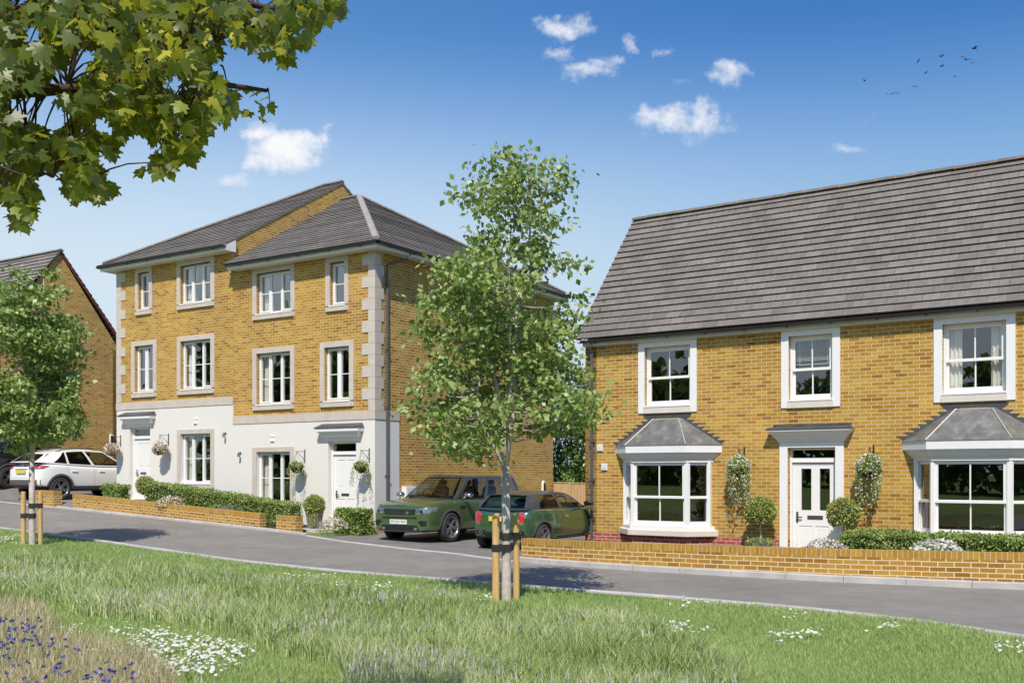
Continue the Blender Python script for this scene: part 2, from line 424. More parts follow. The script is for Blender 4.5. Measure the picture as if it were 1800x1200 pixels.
def curtain_mesh(parent, x0, x1, y, z0, z1, tie=None, name='curtain', seed=0):
    mb = MB(); n = 26; rows = 12; rr = random.Random(seed); ph = rr.random() * 6
    folds = max(2.2, (x1 - x0) / .075)
    g = []
    for j in range(rows + 1):
        v = j / rows; z = z1 + (z0 - z1) * v
        sq = 1 - .28 * math.exp(-((v - .6) / .22) ** 2) if tie else 1
        for i in range(n + 1):
            u = i / n
            uu = u * sq if tie != 'r' else 1 - (1 - u) * sq
            g.append((x0 + (x1 - x0) * uu, y + .022 * math.sin(u * folds * 6.28 + ph) + .006 * math.sin(v * 5 + u * 9), z))
    f = [(j * (n + 1) + i, j * (n + 1) + i + 1, (j + 1) * (n + 1) + i + 1, (j + 1) * (n + 1) + i) for j in range(rows) for i in range(n)]
    mb.add(g, f)
    return mb.build(name, M['curtain'], parent, smooth=True, recalc=False)

def courses(mb, eL, eR, tLp, tR, rowh=.215, lip=.026, mi=0, uoff=0.):
    """stepped tile courses on the roof plane eL,eR (eave) -> tLp,tR (top)"""
    eL, eR, tLp, tR = map(Vector, (eL, eR, tLp, tR))
    along = (eR - eL).normalized()
    mid = (tLp + tR) / 2 - eL; up = (mid - along * mid.dot(along)); length = up.length; up.normalize()
    nrm = along.cross(up)
    if nrm.z < 0: nrm = -nrm
    n = max(1, round(length / rowh)); rr = random.Random(int(length * 1000))
    for i in range(n):
        v0, v1 = i / n, (i + 1) / n
        a, b = eL.lerp(tLp, v0), eR.lerp(tR, v0); c, d = eR.lerp(tR, v1), eL.lerp(tLp, v1)
        l0 = lip * rr.uniform(.85, 1.15)
        a1, b1, c1, d1 = a + nrm * l0, b + nrm * l0, c + nrm * .002, d + nrm * .002
        uv = [((p - eL).dot(along) + uoff, (i + w) * .215) for p, w in ((a, .02), (b, .02), (c, .98), (d, .98))]
        mb.quad(a1, b1, c1, d1, mi, uv)
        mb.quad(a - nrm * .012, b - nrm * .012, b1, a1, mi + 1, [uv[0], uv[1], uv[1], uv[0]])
        mb.quad(a - nrm * .012, a1, d1, d - nrm * .012, mi, [uv[0]] * 4); mb.quad(b - nrm * .012, b1, c1, c - nrm * .012, mi, [uv[1]] * 4)

def ridge_line(mb, A, B, r=.11, seg=.42, mi=0, mi_bed=1, seed=1):
    A, B = Vector(A), Vector(B); d = B - A; L = d.length; d.normalize()
    side = d.cross(Vector((0, 0, 1))).normalized(); up = side.cross(d).normalized()
    n = max(1, round(L / seg)); rr = random.Random(seed)
    for i in range(n):
        p0 = A + d * (L * i / n + .006); p1 = A + d * (L * (i + 1) / n - .006)
        o = Vector((0, 0, rr.uniform(-.004, .006)))
        arc = [side * (math.cos(t) * r) + up * (math.sin(t) * r * .72 - .02) + o for t in [math.pi * k / 6 for k in range(7)]]
        mb.extr([p0 + a for a in arc], p0, p1, mi)
        if i: 
            arc2 = [a * .97 for a in arc]
            mb.extr([p0 - d * .014 + a for a in arc2], p0 - d * .014, p0 + d * .004, mi_bed)

def gutter_run(mb, A, B, r=.058, brackets=.95, seed=0, out=None):
    """half round gutter from A to B (top centre line) with its brackets"""
    A, B = Vector(A), Vector(B); d = (B - A); L = d.length; d.normalize(); side = d.cross(Vector((0, 0, 1))).normalized()
    arc = [side * (math.cos(t) * r) - Vector((0, 0, math.sin(t) * r)) for t in [math.pi * k / 8 for k in range(9)]]
    inner = [a * .86 for a in arc[::-1]]
    mb.extr([A + a for a in arc + inner], A, B)
    n = max(1, int(L / brackets))
    for i in range(n):
        c = A + d * (L * (i + .5) / n)
        arc2 = [a * 1.12 for a in arc] + [a * .9 for a in arc[::-1]]
        mb.extr([c - d * .018 + a for a in arc2], c - d * .018, c + d * .018)
        mb.box(c.x - .018, c.x + .018, c.y - .018, c.y + .018, c.z - r * 1.35, c.z - r * .9)

# a casement window: frame (the part), with its panes, stone surround and curtains as sub-parts
def casement(house, xa, xb, z0, z1, lights, sur, gl, curtain=None, rec=.10, bar=.5, blind=False):
    x0, x1 = min(xa, xb), max(xa, xb); f = MB(); p = MB(); fr = .045
    f.box(x0, x1, rec, rec + .06, z1 - fr, z1); f.box(x0, x1, rec, rec + .06, z0, z0 + fr)
    f.box(x0, x0 + fr, rec, rec + .06, z0 + fr, z1 - fr); f.box(x1 - fr, x1, rec, rec + .06, z0 + fr, z1 - fr)
    w = (x1 - x0 - fr * 2) / lights; mul = .022
    zb = z0 + (z1 - z0) * bar
    for i in range(lights):
        a = x0 + fr + w * i + (mul if i else 0); b = x0 + fr + w * (i + 1) - (mul if i < lights - 1 else 0)
        if i < lights - 1: f.box(b, b + 2 * mul, rec + .002, rec + .06, z0 + fr, z1 - fr)
        sash = lights != 3 or i != 1
        s = .042 if sash else .012
        q = rec - .014 if sash else rec + .004
        f.box(a + .002, b - .002, q, rec + .05, z1 - fr - s, z1 - fr - .002); f.box(a + .002, b - .002, q, rec + .05, z0 + fr + .002, z0 + fr + s)
        f.box(a + .002, a + s, q, rec + .05, z0 + fr + s, z1 - fr - s); f.box(b - s, b - .002, q, rec + .05, z0 + fr + s, z1 - fr - s)
        f.box(a + s, b - s, rec + .012, rec + .024, zb - .011, zb + .011)
        p.quad((a + s, rec + .03, z0 + fr + s), (b - s, rec + .03, z0 + fr + s), (b - s, rec + .03, z1 - fr - s), (a + s, rec + .03, z1 - fr - s))
    o = f.build('window', M['upvc'], house)
    p.build('pane', M[gl], o, recalc=False)
    si = MB(); si.box(x0 - .035, x1 + .035, -.045, rec, z0 - .032, z0 - .002); si.build('sill', M['upvc'], o)
    sx0, sx1, sz0, sz1 = sur; st = MB()
    st.box(sx0, x0 - .001, -.028, .11, z0, sz1); st.box(x1 + .001, sx1, -.028, .11, z0, sz1)
    st.box(x0 - .001, x1 + .001, -.028, .11, z1, sz1); st.box(sx0, sx1, -.028, .11, sz0, z0 - .034)
    st.box(sx0 + .05, sx1 - .05, -.062, -.0285, sz0 - .002, z0 - .06)
    st.build('stone_surround', M['stone'], o)
    if curtain:
        for (c0, c1, tie) in curtain:
            curtain_mesh(o, x0 + (x1 - x0) * c0, x0 + (x1 - x0) * c1, rec + .17, z0 + .02, z1 - .02, tie, seed=int(1000 * (x0 + z0)))
    return o

def panel_door(house, x0, x1, zb, ztop_leaf, z_tr0, z_tr1, z_top, rec=.12, handle_x=None, glazed=None, letter=None, panels=True):
    """door with its frame and transom light"""
    fr = MB(); f = .05
    fr.box(x0, x0 + f, rec, rec + .08, zb, z_top); fr.box(x1 - f, x1, rec, rec + .08, zb, z_top)
    fr.box(x0 + f, x1 - f, rec, rec + .08, z_top - f, z_top); fr.box(x0 + f, x1 - f, rec - .004, rec + .08, ztop_leaf + .012, z_tr0 - .002)
    fr.box(x0 + f, x1 - f, rec - .02, rec + .03, ztop_leaf + .018, ztop_leaf + .05)
    o = MB()
    lx0, lx1 = x0 + f + .004, x1 - f - .004; q = rec + .022
    # leaf as rails and stiles around its panels, so that the panels are really recessed
    st = .13 * (lx1 - lx0) / .85
    cx = (lx0 + lx1) / 2
    zm0, zm1 = (glazed[2] - .02, glazed[2]) if glazed else (zb + .72, zb + .94)
    if glazed:
        g0, g1, gz0, gz1 = glazed[0], glazed[1], glazed[2], glazed[3]
        holes = [(g[0], g[1], gz0, gz1) for g in (g0, g1)]
        lower = [(lx0 + st, cx - .035, zb + .17, zb + .64), (cx + .035, lx1 - st, zb + .17, zb + .64)]
    else:
        holes = []
        lower = [(lx0 + st, cx - .04, zb + .17, zm0 - .02), (cx + .04, lx1 - st, zb + .17, zm0 - .02), (lx0 + st, cx - .04, zm1 + .06, ztop_leaf - .12), (cx + .04, lx1 - st, zm1 + .06, ztop_leaf - .12)]
    tf = lambda u, d, z: (u, q + d, z)
    wall_panel(o, lx0, lx1, zb + .01, ztop_leaf, holes + lower, tf, .045, 0, 0)
    for (a, b, c, d) in lower:
        o.box(a - .001, b + .001, q + .014, q + .04, c - .001, d + .001)
        o.box(a + .035, b - .035, q + .004, q + .0135, c + .035, d - .035)
    leaf = o.build('door', M['door'], house)
    fo = fr.build('door_frame', M['trim'], house)
    t = MB(); t.quad((x0 + f, rec + .03, z_tr0), (x1 - f, rec + .03, z_tr0), (x1 - f, rec + .03, z_top - f), (x0 + f, rec + .03, z_top - f))
    t.build('transom_light', M['glass'], fo, recalc=False)
    if glazed:
        p = MB()
        for g in (glazed[0], glazed[1]): p.quad((g[0], q + .02, glazed[2]), (g[1], q + .02, glazed[2]), (g[1], q + .02, glazed[3]), (g[0], q + .02, glazed[3]))
        p.build('pane', M['glass'], leaf, recalc=False)
    h = MB(); hz = zb + .95 if not letter else (letter[2] + letter[3]) / 2
    h.box(handle_x - .022, handle_x + .022, q - .012, q - .0005, hz - .11, hz + .11); h.box(handle_x - .01, handle_x + .01, q - .05, q - .012, hz - .01, hz + .01)
    h.box(handle_x - .01, handle_x + .115, q - .055, q - .038, hz - .012, hz + .012)
    h.build('handle', M['steel'], leaf)
    if letter:
        l = MB(); l.box(letter[0], letter[1], q - .009, q - .0005, letter[2], letter[3]); l.box(letter[0] + .022, letter[1] - .022, q - .013, q - .0092, letter[2] + .018, letter[3] - .018)
        l.build('letterbox', M['steel'], leaf)
    s = MB(); s.box(x0 - .02, x1 + .02, -.06, rec + .08, zb - .07, zb - .001); s.build('threshold', M['grey_trim'], fo)
    return leaf

def cornice_canopy(house, cx, z0, steps, lead, name='door_canopy'):
    """moulded cornice over a door: (half width, z0, z1, projection) from the bottom up, capped with lead"""
    m = MB()
    for (hw, a, b, pr, hw2, pr2) in steps:
        v = [(cx - hw, 0, a), (cx - hw, -pr, a), (cx + hw, -pr, a), (cx + hw, 0, a), (cx - hw2, 0, b), (cx - hw2, -pr2, b), (cx + hw2, -pr2, b), (cx + hw2, 0, b)]
        m.add(v, [(0, 1, 2, 3), (4, 7, 6, 5), (0, 4, 5, 1), (1, 5, 6, 2), (2, 6, 7, 3)])
    o = m.build(name, M['trim'], house)
    hw, a, b, pr = lead; l = MB()
    v = [(cx - hw, -.001, a), (cx - hw, -pr, a), (cx + hw, -pr, a), (cx + hw, -.001, a), (cx - hw + .07, -.001, b), (cx + hw - .07, -.001, b), (cx - hw, -pr, a + .022), (cx + hw, -pr, a + .022)]
    l.add(v, [(0, 1, 2, 3), (1, 2, 7, 6), (6, 7, 5, 4), (0, 1, 6, 4), (2, 3, 5, 7)])
    l.box(cx - hw + .07, cx + hw - .07, -.008, -.002, b - .01, b + .045)
    l.build('lead_flashing', M['lead_dark'], o)
    return o

# ------------------------------------------------------------------ the pair of townhouses
DEP = 9.07; WID = 5.28; EAVE = 7.42; PITCH = math.tan(rad(30.6)); OV = .36
def townhouse(sign, org, zoff, label):
    """sign -1: outer corner on the right, party wall on the left; +1 mirrored. s runs from the outer corner to the party wall"""
    T = thing('townhouse', label, 'house', (org[0], org[1], zoff), ANG_L)
    X = lambda s: sign * s
    H3 = (2.99, 4.33); 
    holes = [(3.0, 4.33, 6.13, 7.27), (1.04, 1.55, 6.13, 7.27), (3.01, 4.33, 3.59, 5.02), (.87, 1.75, 3.59, 5.02), (3.02, 4.33, .80, 2.26), (.63, 1.61, .28, 2.50)]
    front = lambda u, d, z: (X(u), d, z)
    w = MB()
    wall_panel(w, 0, WID, 3.2, EAVE, [h for h in holes if h[2] > 3], front, .3)
    wall_panel(w, 0, WID, -.8, .26, [], front, .3)
    side = lambda u, d, z: (X(d), u, z)
    wall_panel(w, .3, DEP, -.8, EAVE, [], side, .3)
    back = lambda u, d, z: (X(u), DEP - d, z)
    wall_panel(w, .3, WID, -.8, EAVE, [], back, .3)
    party = lambda u, d, z: (X(WID - d), u, z)
    wall_panel(w, .3, DEP - .3, -.8, EAVE, [], party, .15)
    if sign > 0:   # the taller neighbour shows its brick gable above the lower roof
        zt = EAVE + .12 + PITCH * (DEP / 2 + .2)
        zg_ = EAVE + .14 + PITCH * .41 - .03; zt = EAVE + .14 + PITCH * (DEP / 2 + .43) - .03
        prof = [(X(WID) + .02, -.02, EAVE - .6), (X(WID) + .02, -.02, zg_), (X(WID) + .02, DEP / 2, zt), (X(WID) + .02, DEP + .02, zg_), (X(WID) + .02, DEP + .02, EAVE - .6)]
        w.extr(prof, prof[0], (prof[0][0] - .2, prof[0][1], prof[0][2]))
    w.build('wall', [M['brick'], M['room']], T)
    # smooth rendered ground storey, wrapping round the corner
    r = MB()
    wall_panel(r, -.012, WID, .262, 3.062, [h for h in holes if h[2] < 3], lambda u, d, z: (X(u), d - .014, z), .3)
    r.box(X(-.012), X(.0), .29, .98, .262, 3.062)
    r.build('rendered_wall', [M['render'], M['room']], T)
    sc = MB()
    sc.box(X(-.03), X(WID), -.032, .1, 3.066, 3.285); sc.box(X(-.03), X(.02), .1, .98, 3.066, 3.285); sc.build('string_course', M['stone'], T)
    q = MB(); z = 3.288; k = 0
    while z < EAVE - .05:
        z1 = min(z + .291, EAVE - .005); lf, ls = ((.21, .335) if k % 2 == 0 else (.42, .235))
        q.box(X(-.022), X(lf), -.022, .08, z + .003, z1 - .003); q.box(X(-.022), X(.08), .08, ls, z + .003, z1 - .003)
        q.box(X(-.012), X(lf - .01), -.012, .06, z1 - .0031, z1 + .0031)
        z = z1; k += 1
    q.build('quoin_column', M['stone'], T)
    # floors and partition behind the windows
    f = MB()
    for zf in (.2, 3.05, 5.55, EAVE - .02): f.box(X(.3), X(WID - .16), .32, DEP - .3, zf - .08, zf)
    f.box(X(.3), X(WID - .16), 3.6, 3.7, .2, EAVE - .1); f.box(X(2.2), X(2.3), .31, 3.6, .2, EAVE - .1)
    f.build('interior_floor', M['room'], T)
    sg = lambda a, b: (min(X(a), X(b)), max(X(a), X(b)))
    left = lambda c: c      # curtains hang at the viewer's left in every three-light window
    casement(T, X(3.0), X(4.33), 6.13, 7.27, 3, (*sg(2.85, 4.49), 5.97, EAVE - .004), 'glass_top', [(.03, .34, 'l'), (.84, .98, 'r')])
    casement(T, X(1.04), X(1.55), 6.13, 7.27, 1, (*sg(.90, 1.71), 5.97, EAVE - .004), 'glass_top')
    casement(T, X(3.01), X(4.33), 3.59, 5.02, 3, (*sg(2.86, 4.49), 3.43, 5.16), 'glass', [(.03, .30, 'l'), (.88, .98, 'r')])
    casement(T, X(.87), X(1.75), 3.59, 5.02, 2, (*sg(.71, 1.91), 3.43, 5.16), 'glass_top')
    casement(T, X(3.02), X(4.33), .80, 2.26, 3, (*sg(2.86, 4.49), .65, 2.39), 'glass', [(.03, .31, 'l'), (.86, .98, 'r')])
    x0, x1 = sg(.63, 1.61)
    panel_door(T, x0, x1, .28, 2.14, 2.25, 2.45, 2.50, handle_x=x0 + .16, letter=(x0 + .33, x0 + .60, 1.06, 1.13))
    cornice_canopy(T, X(1.12), 2.55, [(.60, 2.52, 2.60, .06, .60, .06), (.62, 2.60, 2.64, .10, .66, .14), (.66, 2.64, 2.73, .15, .66, .15), (.68, 2.73, 2.77, .18, .74, .24), (.76, 2.77, 2.85, .25, .76, .25)], (.78, 2.852, 2.99, .27))
    v = MB(); vx = X(3.69); v.box(vx - .075, vx + .075, -.04, -.0145, 2.54, 2.68); v.box(vx - .09, vx + .09, -.052, -.0145, 2.68, 2.70); v.box(vx - .06, vx + .06, -.055, -.041, 2.555, 2.565)
    v.build('extract_vent', M['upvc'], T)
    l = MB(); lx = X(4.97); l.lathe([(.001, -.035), (.035, -.034), (.035, -.0145), (.001, -.0145)], 12, (lx, 0, 2.24), 'y'); l.tube([(lx, -.03, 2.24), (lx, -.10, 2.25), (lx + .03, -.12, 2.22), (lx + .03, -.12, 2.13)], [.014, .014, .03, .04], 8)
    l.build('wall_light', M['steel'], T)
    # roof
    ze = EAVE + .14; ye = -.43; sO = -.43
    yr = DEP / 2; zr = ze + PITCH * (yr - ye); sr = yr - .02
    sp = WID + (.045 if sign > 0 else -.002)
    rf = MB()
    L = lambda s, y, z: (X(s), y, z)
    yb = DEP - ye
    pts_f = (L(sO, ye, ze), L(sp, ye, ze), L(sp, yr, zr), L(sr, yr, zr))
    pts_b = (L(sp, yb, ze), L(sO, yb, ze), L(sr, yr, zr), L(sp, yr, zr))
    courses(rf, *((pts_f[0], pts_f[1], pts_f[2], pts_f[3])) if False else (pts_f[0], pts_f[1], pts_f[3], pts_f[2]))
    courses(rf, pts_b[0], pts_b[1], pts_b[3], pts_b[2])
    courses(rf, L(sO, yb, ze), L(sO, ye, ze), L(sr, yr, zr), L(sr, yr, zr))
    if sign > 0:   # undercloak of the verge
        for (a, b) in ((ye, ze), (yb, ze)):
            A = Vector(L(sp, a, b)); B = Vector(L(sp, yr, zr)); off = Vector((0, 0, -.05)); ins = Vector((-.02, 0, 0))
            rf.add([A, B, B + off, A + off, A + ins, B + ins, B + ins + off, A + ins + off], [(0, 1, 2, 3), (4, 5, 6, 7), (0, 1, 5, 4), (3, 2, 6, 7)])
    roof = rf.build('roof', [M['tile_L'], M['tile_shade_line']], T)
    rd = MB()
    ridge_line(rd, L(sp, yr, zr + .02), L(sr, yr, zr + .02), seed=3)
    ridge_line(rd, L(sO + .12, ye + .12, ze + .10), L(sr, yr, zr + .03), r=.10, mi=0 if sign > 0 else 2, seed=4)
    ridge_line(rd, L(sO + .12, yb - .12, ze + .10), L(sr, yr, zr + .03), r=.10, seed=5)
    rd.build('ridge_tiles', [M['ridge'], M['bed'], M['hipstone']], roof)
    fa = MB(); z0, z1 = EAVE - .008, EAVE + .135
    fa.box(X(-OV), X(WID + (.10 if sign > 0 else -.14)), -OV, -OV + .022, z0, z1); fa.box(X(-OV), X(-OV + .022), -OV + .022, DEP + OV, z0, z1)
    fa.box(X(-OV + .022), X(WID), DEP + OV - .022, DEP + OV, z0, z1)
    if sign > 0:
        xe = WID + .10; fa.add([L(xe, -OV, z0), L(xe, .0, z0), L(xe, .0, z1 + .20), L(xe, -OV, z1), L(xe - .02, -OV, z0), L(xe - .02, 0, z0), L(xe - .02, 0, z1 + .20), L(xe - .02, -OV, z1)],
                 [(0, 1, 2, 3), (4, 5, 6, 7), (0, 1, 5, 4), (1, 2, 6, 5), (3, 2, 6, 7)])
    fa.build('fascia', M['trim'], T)
    so = MB(); so.box(X(-OV + .023), X(WID + (.079 if sign > 0 else -.16)), -OV + .023, .0, EAVE, EAVE + .012); so.box(X(-OV + .023), X(.0), .0, DEP + OV - .03, EAVE, EAVE + .012)
    so.build('soffit', M['stone2'], T)
    g = MB(); zg = EAVE + .125
    gutter_run(g, L(-.42, -.42, zg), L(WID + (.10 if sign > 0 else -.16), -.42, zg)); gutter_run(g, L(-.42, -.36, zg), L(-.42, DEP + .4, zg))
    g.build('gutter', M['gutter'], T)
    d = MB(); px = X(-.065)
    d.tube([L(-.42, .95, zg - .06), L(-.42, .95, zg - .20), L(-.065, .42, zg - .42), L(-.065, .42, zg - .6), L(-.065, .42, -.1)], .034, 8)
    for zb in (6.6, 4.9, 3.4, 1.6): d.box(px - .045, px + .045, .375, .465, zb - .02, zb + .02)
    d.build('downpipe', M['pipe'], T)
    return T
TH_R = townhouse(-1, L_ORG, 0.0, 'lower right half of the tall brick townhouse pair, its hipped corner beside the green cars')
oL = Lp(10.56, 0)
TH_L = townhouse(1, oL, .57, 'raised left half of the tall brick townhouse pair, its roof stepping above its neighbour')

# meter cupboard and charge point on the flank wall of the right-hand townhouse
mbx = MB(); x = .0; mbx.box(.002, .16, 1.09, 1.53, .72, 1.32); mbx.box(.16, .168, 1.12, 1.50, .75, 1.29); mbx.box(.168, .176, 1.46, 1.48, 1.0, 1.05)
mbx.build('meter_cupboard', M['upvc'], TH_R)
def charger(parent, x, y, z, face):
    c = MB(); prof = [(-.07, -.26), (.07, -.26), (.07, .05)] + [(.07 * math.cos(t), .05 + .09 * math.sin(t)) for t in [math.pi * k / 8 for k in range(1, 8)]] + [(-.07, .05)]
    pr = [(x, y + a * face, z + b) for a, b in prof]; c.extr(pr, pr[0], (pr[0][0] + .07, pr[0][1], pr[0][2]))
    o = c.build('charge_point', M['upvc'], parent)
    k = MB(); pr = [(x + .071, y + a * .72 * face, z - .02 + b * .72) for a, b in prof]; k.extr(pr, pr[0], (pr[0][0] + .012, pr[0][1], pr[0][2]))
    k.tube([(x + .09, y, z), (x + .12, y, z - .1), (x + .08, y + .02, z - .3), (x + .06, y + .02, z - .45)], .012, 6)
    k.build('socket', M['black'], o)
charger(TH_R, 0.0, 8.40, 1.28, 1)

# ------------------------------------------------------------------ detached house with two bays
RW = 10.67; RD = 5.1
def sash(house, A, B, z0, z1, zm, gl, bars=1, blind=None, curtains=None, rec=.09, name='window', white=True, post=.0):
    ax = math.hypot(B[0] - A[0], B[1] - A[1]); f = MB(); p = MB(); fr = .055
    bx = lambda a0, a1, d0, d1, za, zb: obox(f, A, B, a0, a1, d0, d1, za, zb)
    bx(0, ax, rec, rec + .09, z1 - .05, z1); bx(0, ax, rec, rec + .09, z0, z0 + .03)
    bx(0, .045, rec, rec + .09, z0 + .03, z1 - .05); bx(ax - .045, ax, rec, rec + .09, z0 + .03, z1 - .05)
    # upper sash in front, lower sash behind
    u0, u1 = .046, ax - .046
    for (za, zb, d, s, bot, top) in ((zm - .03, z1 - .051, rec + .012, .05, .055, .045), (z0 + .031, zm + .012, rec + .048, .045, .075, .04)):
        bx(u0, u1, d, d + .034, za, za + bot); bx(u0, u1, d, d + .034, zb - top, zb)
        bx(u0, u0 + s, d, d + .034, za + bot, zb - top); bx(u1 - s, u1, d, d + .034, za + bot, zb - top)
        for k in range(bars):
            c = u0 + (u1 - u0) * (k + 1) / (bars + 1); bx(c - .012, c + .012, d + .004, d + .03, za + bot, zb - top)
        opane(p, A, B, u0 + s, u1 - s, d + .018, za + bot, zb - top)
    bx(u0 - .01, u1 + .01, rec - .004, rec + .0115, zm - .03, zm + .015)
    o = f.build(name, M['upvc'], house)
    p.build('pane', M[gl], o, recalc=False)
    return o
def detached(org, zoff, label, full=True):
    T = thing('detached_house', label, 'house', (org[0], org[1], zoff), ANG_R if full else ANG_L)
    w = MB(); ZE = 4.66
    W = [(1.55, 2.66), (4.86, 5.76), (7.84, 8.94)] if full else []
    bays = (2.10, 8.40) if full else ()
    holes = [(a, b, 3.14, 4.47) for a, b in W] + [(c - .98, c + .98, .50, 2.0) for c in bays] + ([(4.84, 5.82, -.06, 2.19)] if full else [])
    fr = lambda u, d, z: (u, d, z)
    wall_panel(w, 0, RW, .32, ZE, [h if h[2] > 0 else (h[0], h[1], .32, h[3]) for h in holes], fr, .3)
    wall_panel(w, 0, RW, -.8, .32, [(4.84, 5.82, -.06, .32)] if full else [], lambda u, d, z: (u, d - .006, z), .3, 2, 1)
    wall_panel(w, .0, RW, -.8, ZE, [], lambda u, d, z: (u, RD - d, z), .3)
    zr = ZE + .12 + (RD / 2 + .27) * (3.3 / 2.8)
    for x0, x1 in ((0, .3), (RW - .3, RW)):
        pr = [(x0, .0, -.8), (x0, RD, -.8), (x0, RD, ZE), (x0, RD / 2, zr - .12), (x0, .0, ZE)]
        w.extr(pr, pr[0], (x1, 0.0, -.8))
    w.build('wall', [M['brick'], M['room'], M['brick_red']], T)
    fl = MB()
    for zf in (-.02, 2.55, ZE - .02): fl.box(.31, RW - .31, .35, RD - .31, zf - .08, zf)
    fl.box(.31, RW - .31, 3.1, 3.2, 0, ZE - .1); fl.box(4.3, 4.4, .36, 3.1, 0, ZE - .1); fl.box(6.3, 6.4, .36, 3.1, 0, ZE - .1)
    fl.build('interior_floor', M['room'], T)
    ze = ZE + .085; ye = -.28; yr = RD / 2; zt = ze + (yr - ye) * (3.3 / 2.8); xa, xb = -.09, RW + .09
    rf = MB()
    courses(rf, (xa, ye, ze), (xb, ye, ze), (xa, yr, zt), (xb, yr, zt), lip=.036)
    courses(rf, (xb, RD - ye, ze), (xa, RD - ye, ze), (xb, yr, zt), (xa, yr, zt), lip=.036)
    roof = rf.build('roof', [M['tile_R'] if full else M['tile_L'], M['tile_shade_line']], T)
    rd = MB(); ridge_line(rd, (xa - .01, yr, zt + .0), (xb + .01, yr, zt + .0), r=.115, seg=.40)
    rd.build('ridge_tiles', [M['ridge'], M['bed']], roof)
    for x in (xa + .045, xb - .1):
        vg = MB()
        for (a, b) in ((ye, yr), (RD - ye, yr)):
            v = [(x, a, ze - .075), (x, b, zt - .075), (x, b, zt - .03), (x, a, ze - .03)]
            vg.extr(v, v[0], (x + .055, v[0][1], v[0][2]))
        vg.build('verge', M['redtile'] if not full else M['stone2'], roof)
    fa = MB(); fa.box(0, RW, -.13, -.0, ZE - .07, ZE + .06); fa.box(0, RW, RD, RD + .13, ZE - .07, ZE + .06); fa.build('fascia', M['stone2'], T)
    g = MB(); gutter_run(g, (xa + .02, -.205, ZE + .06), (xb - .02, -.205, ZE + .06), r=.062, brackets=.9); g.build('gutter', M['gutter'], T)
    if not full: return T
    d = MB(); d.tube([(.21, -.205, ZE - .0), (.21, -.205, ZE - .08), (.21, -.07, ZE - .24), (.21, -.07, -.1)], .036, 8)
    for zb in (4.1, 3.3, 2.4, 1.5, .6): d.box(.16, .26, -.115, -.01, zb - .02, zb + .02)
    d.build('downpipe', M['pipe'], T)
    for i, (a, b) in enumerate(W):
        o = sash(T, (a, 0), (b, 0), 3.17, 4.47, 3.79, 'glass')
        st = MB(); h = .155
        st.box(a - h, a - .001, -.03, .09, 3.005, 4.59); st.box(b + .001, b + h, -.03, .09, 3.005, 4.59); st.box(a - .001, b + .001, -.03, .09, 4.471, 4.59)
        st.build('surround', M['trim'], o)
        si = MB(); si.box(a - .001, b + .001, -.045, .09, 3.005, 3.13); si.box(a - .02, b + .02, -.05, -.0305, 3.0, 3.12); si.build('stone_sill', M['stone2'], o)
        ws = MB(); ws.box(a - .01, b + .01, -.06, .09, 3.133, 3.168); ws.build('sill', M['upvc'], o)
        if i == 2:
            curtain_mesh(o, a + .06, a + .06 + .24, .24, 3.2, 4.44, None, seed=3); curtain_mesh(o, b - .30, b - .06, .24, 3.2, 4.44, None, seed=8)
        if i == 1:
            bl = MB()
            for k in range(13):
                z = 4.40 - k * .038 - (.0 if k < 12 else .05); bl.add([(a + .09, .205, z), (b - .09, .205, z), (b - .09, .228, z + .012), (a + .09, .228, z + .012)], [(0, 1, 2, 3)])
            for xx in (a + .16, b - .16): bl.box(xx - .004, xx + .004, .2, .204, 3.88, 4.41)
            bl.build('blind', M['blind'], o, recalc=False)
    # front door
    am = MB()
    am.box(4.67, 4.839, -.03, .12, -.06, 2.30); am.box(5.821, 5.99, -.03, .12, -.06, 2.30); am.box(4.839, 5.821, -.03, .12, 2.191, 2.30)
    am.build('architrave', M['trim'], T)
    panel_door(T, 4.84, 5.82, -.05, 1.87, 1.98, 2.13, 2.19, handle_x=4.99, glazed=((5.07, 5.28), (5.45, 5.66), .91, 1.76), letter=(5.20, 5.52, .725, .805))
    cornice_canopy(T, 5.33, 2.3, [(.69, 2.302, 2.35, .05, .70, .06), (.71, 2.35, 2.40, .08, .74, .12), (.75, 2.40, 2.425, .14, .75, .14), (.76, 2.425, 2.52, .15, .85, .24), (.86, 2.52, 2.548, .26, .86, .26)], (.875, 2.55, 2.625, .275))
    # bays
    for c in bays:
        P = lambda off: [(c - 1.05 - 1.38 * off, -.0), (c - .65 - .41 * off, -.42 - off), (c + .65 + .41 * off, -.42 - off), (c + 1.05 + 1.38 * off, -.0)]
        pl = P(0.0); pl0 = MB(); pl0.prism(pl, -.3, .314); b = pl0.build('bay_window', M['brick_red'], T)
        for (x, y) in pl[1:3]:
            q = MB(); q.prism([(x - .065, y + .065), (x - .03, y - .006), (x + .03, y - .006), (x + .065, y + .065), (x, y + .11)], .50, 1.93); q.build('corner_post', M['upvc'], b)
        for sgn, (x, y) in ((1, pl[0]), (-1, pl[3])):
            q = MB(); q.box(x - .01 * sgn, x + .07 * sgn, -.08, -.001, .50, 1.93); q.build('wall_post', M['upvc'], b)
        for (A, B, nb) in ((pl[0], pl[1], 0), (pl[1], pl[2], 1), (pl[2], pl[3], 0)):
            sash(b, A, B, .52, 1.93, 1.15, 'glass', bars=nb, rec=.012)
        hd = MB(); hd.prism(P(.03), 1.90, 1.955)
        for (o0, a, o1, bz) in ((.04, 1.955, .05, 1.99), (.075, 1.99, .13, 2.08)):
            q0, q1 = P(o0), P(o1); n = 4
            hd.add([(p[0], p[1], a) for p in q0] + [(p[0], p[1], bz) for p in q1], [(0, 1, 2, 3), (7, 6, 5, 4)] + [(i, (i + 1) % 4, 4 + (i + 1) % 4, 4 + i) for i in range(4)])
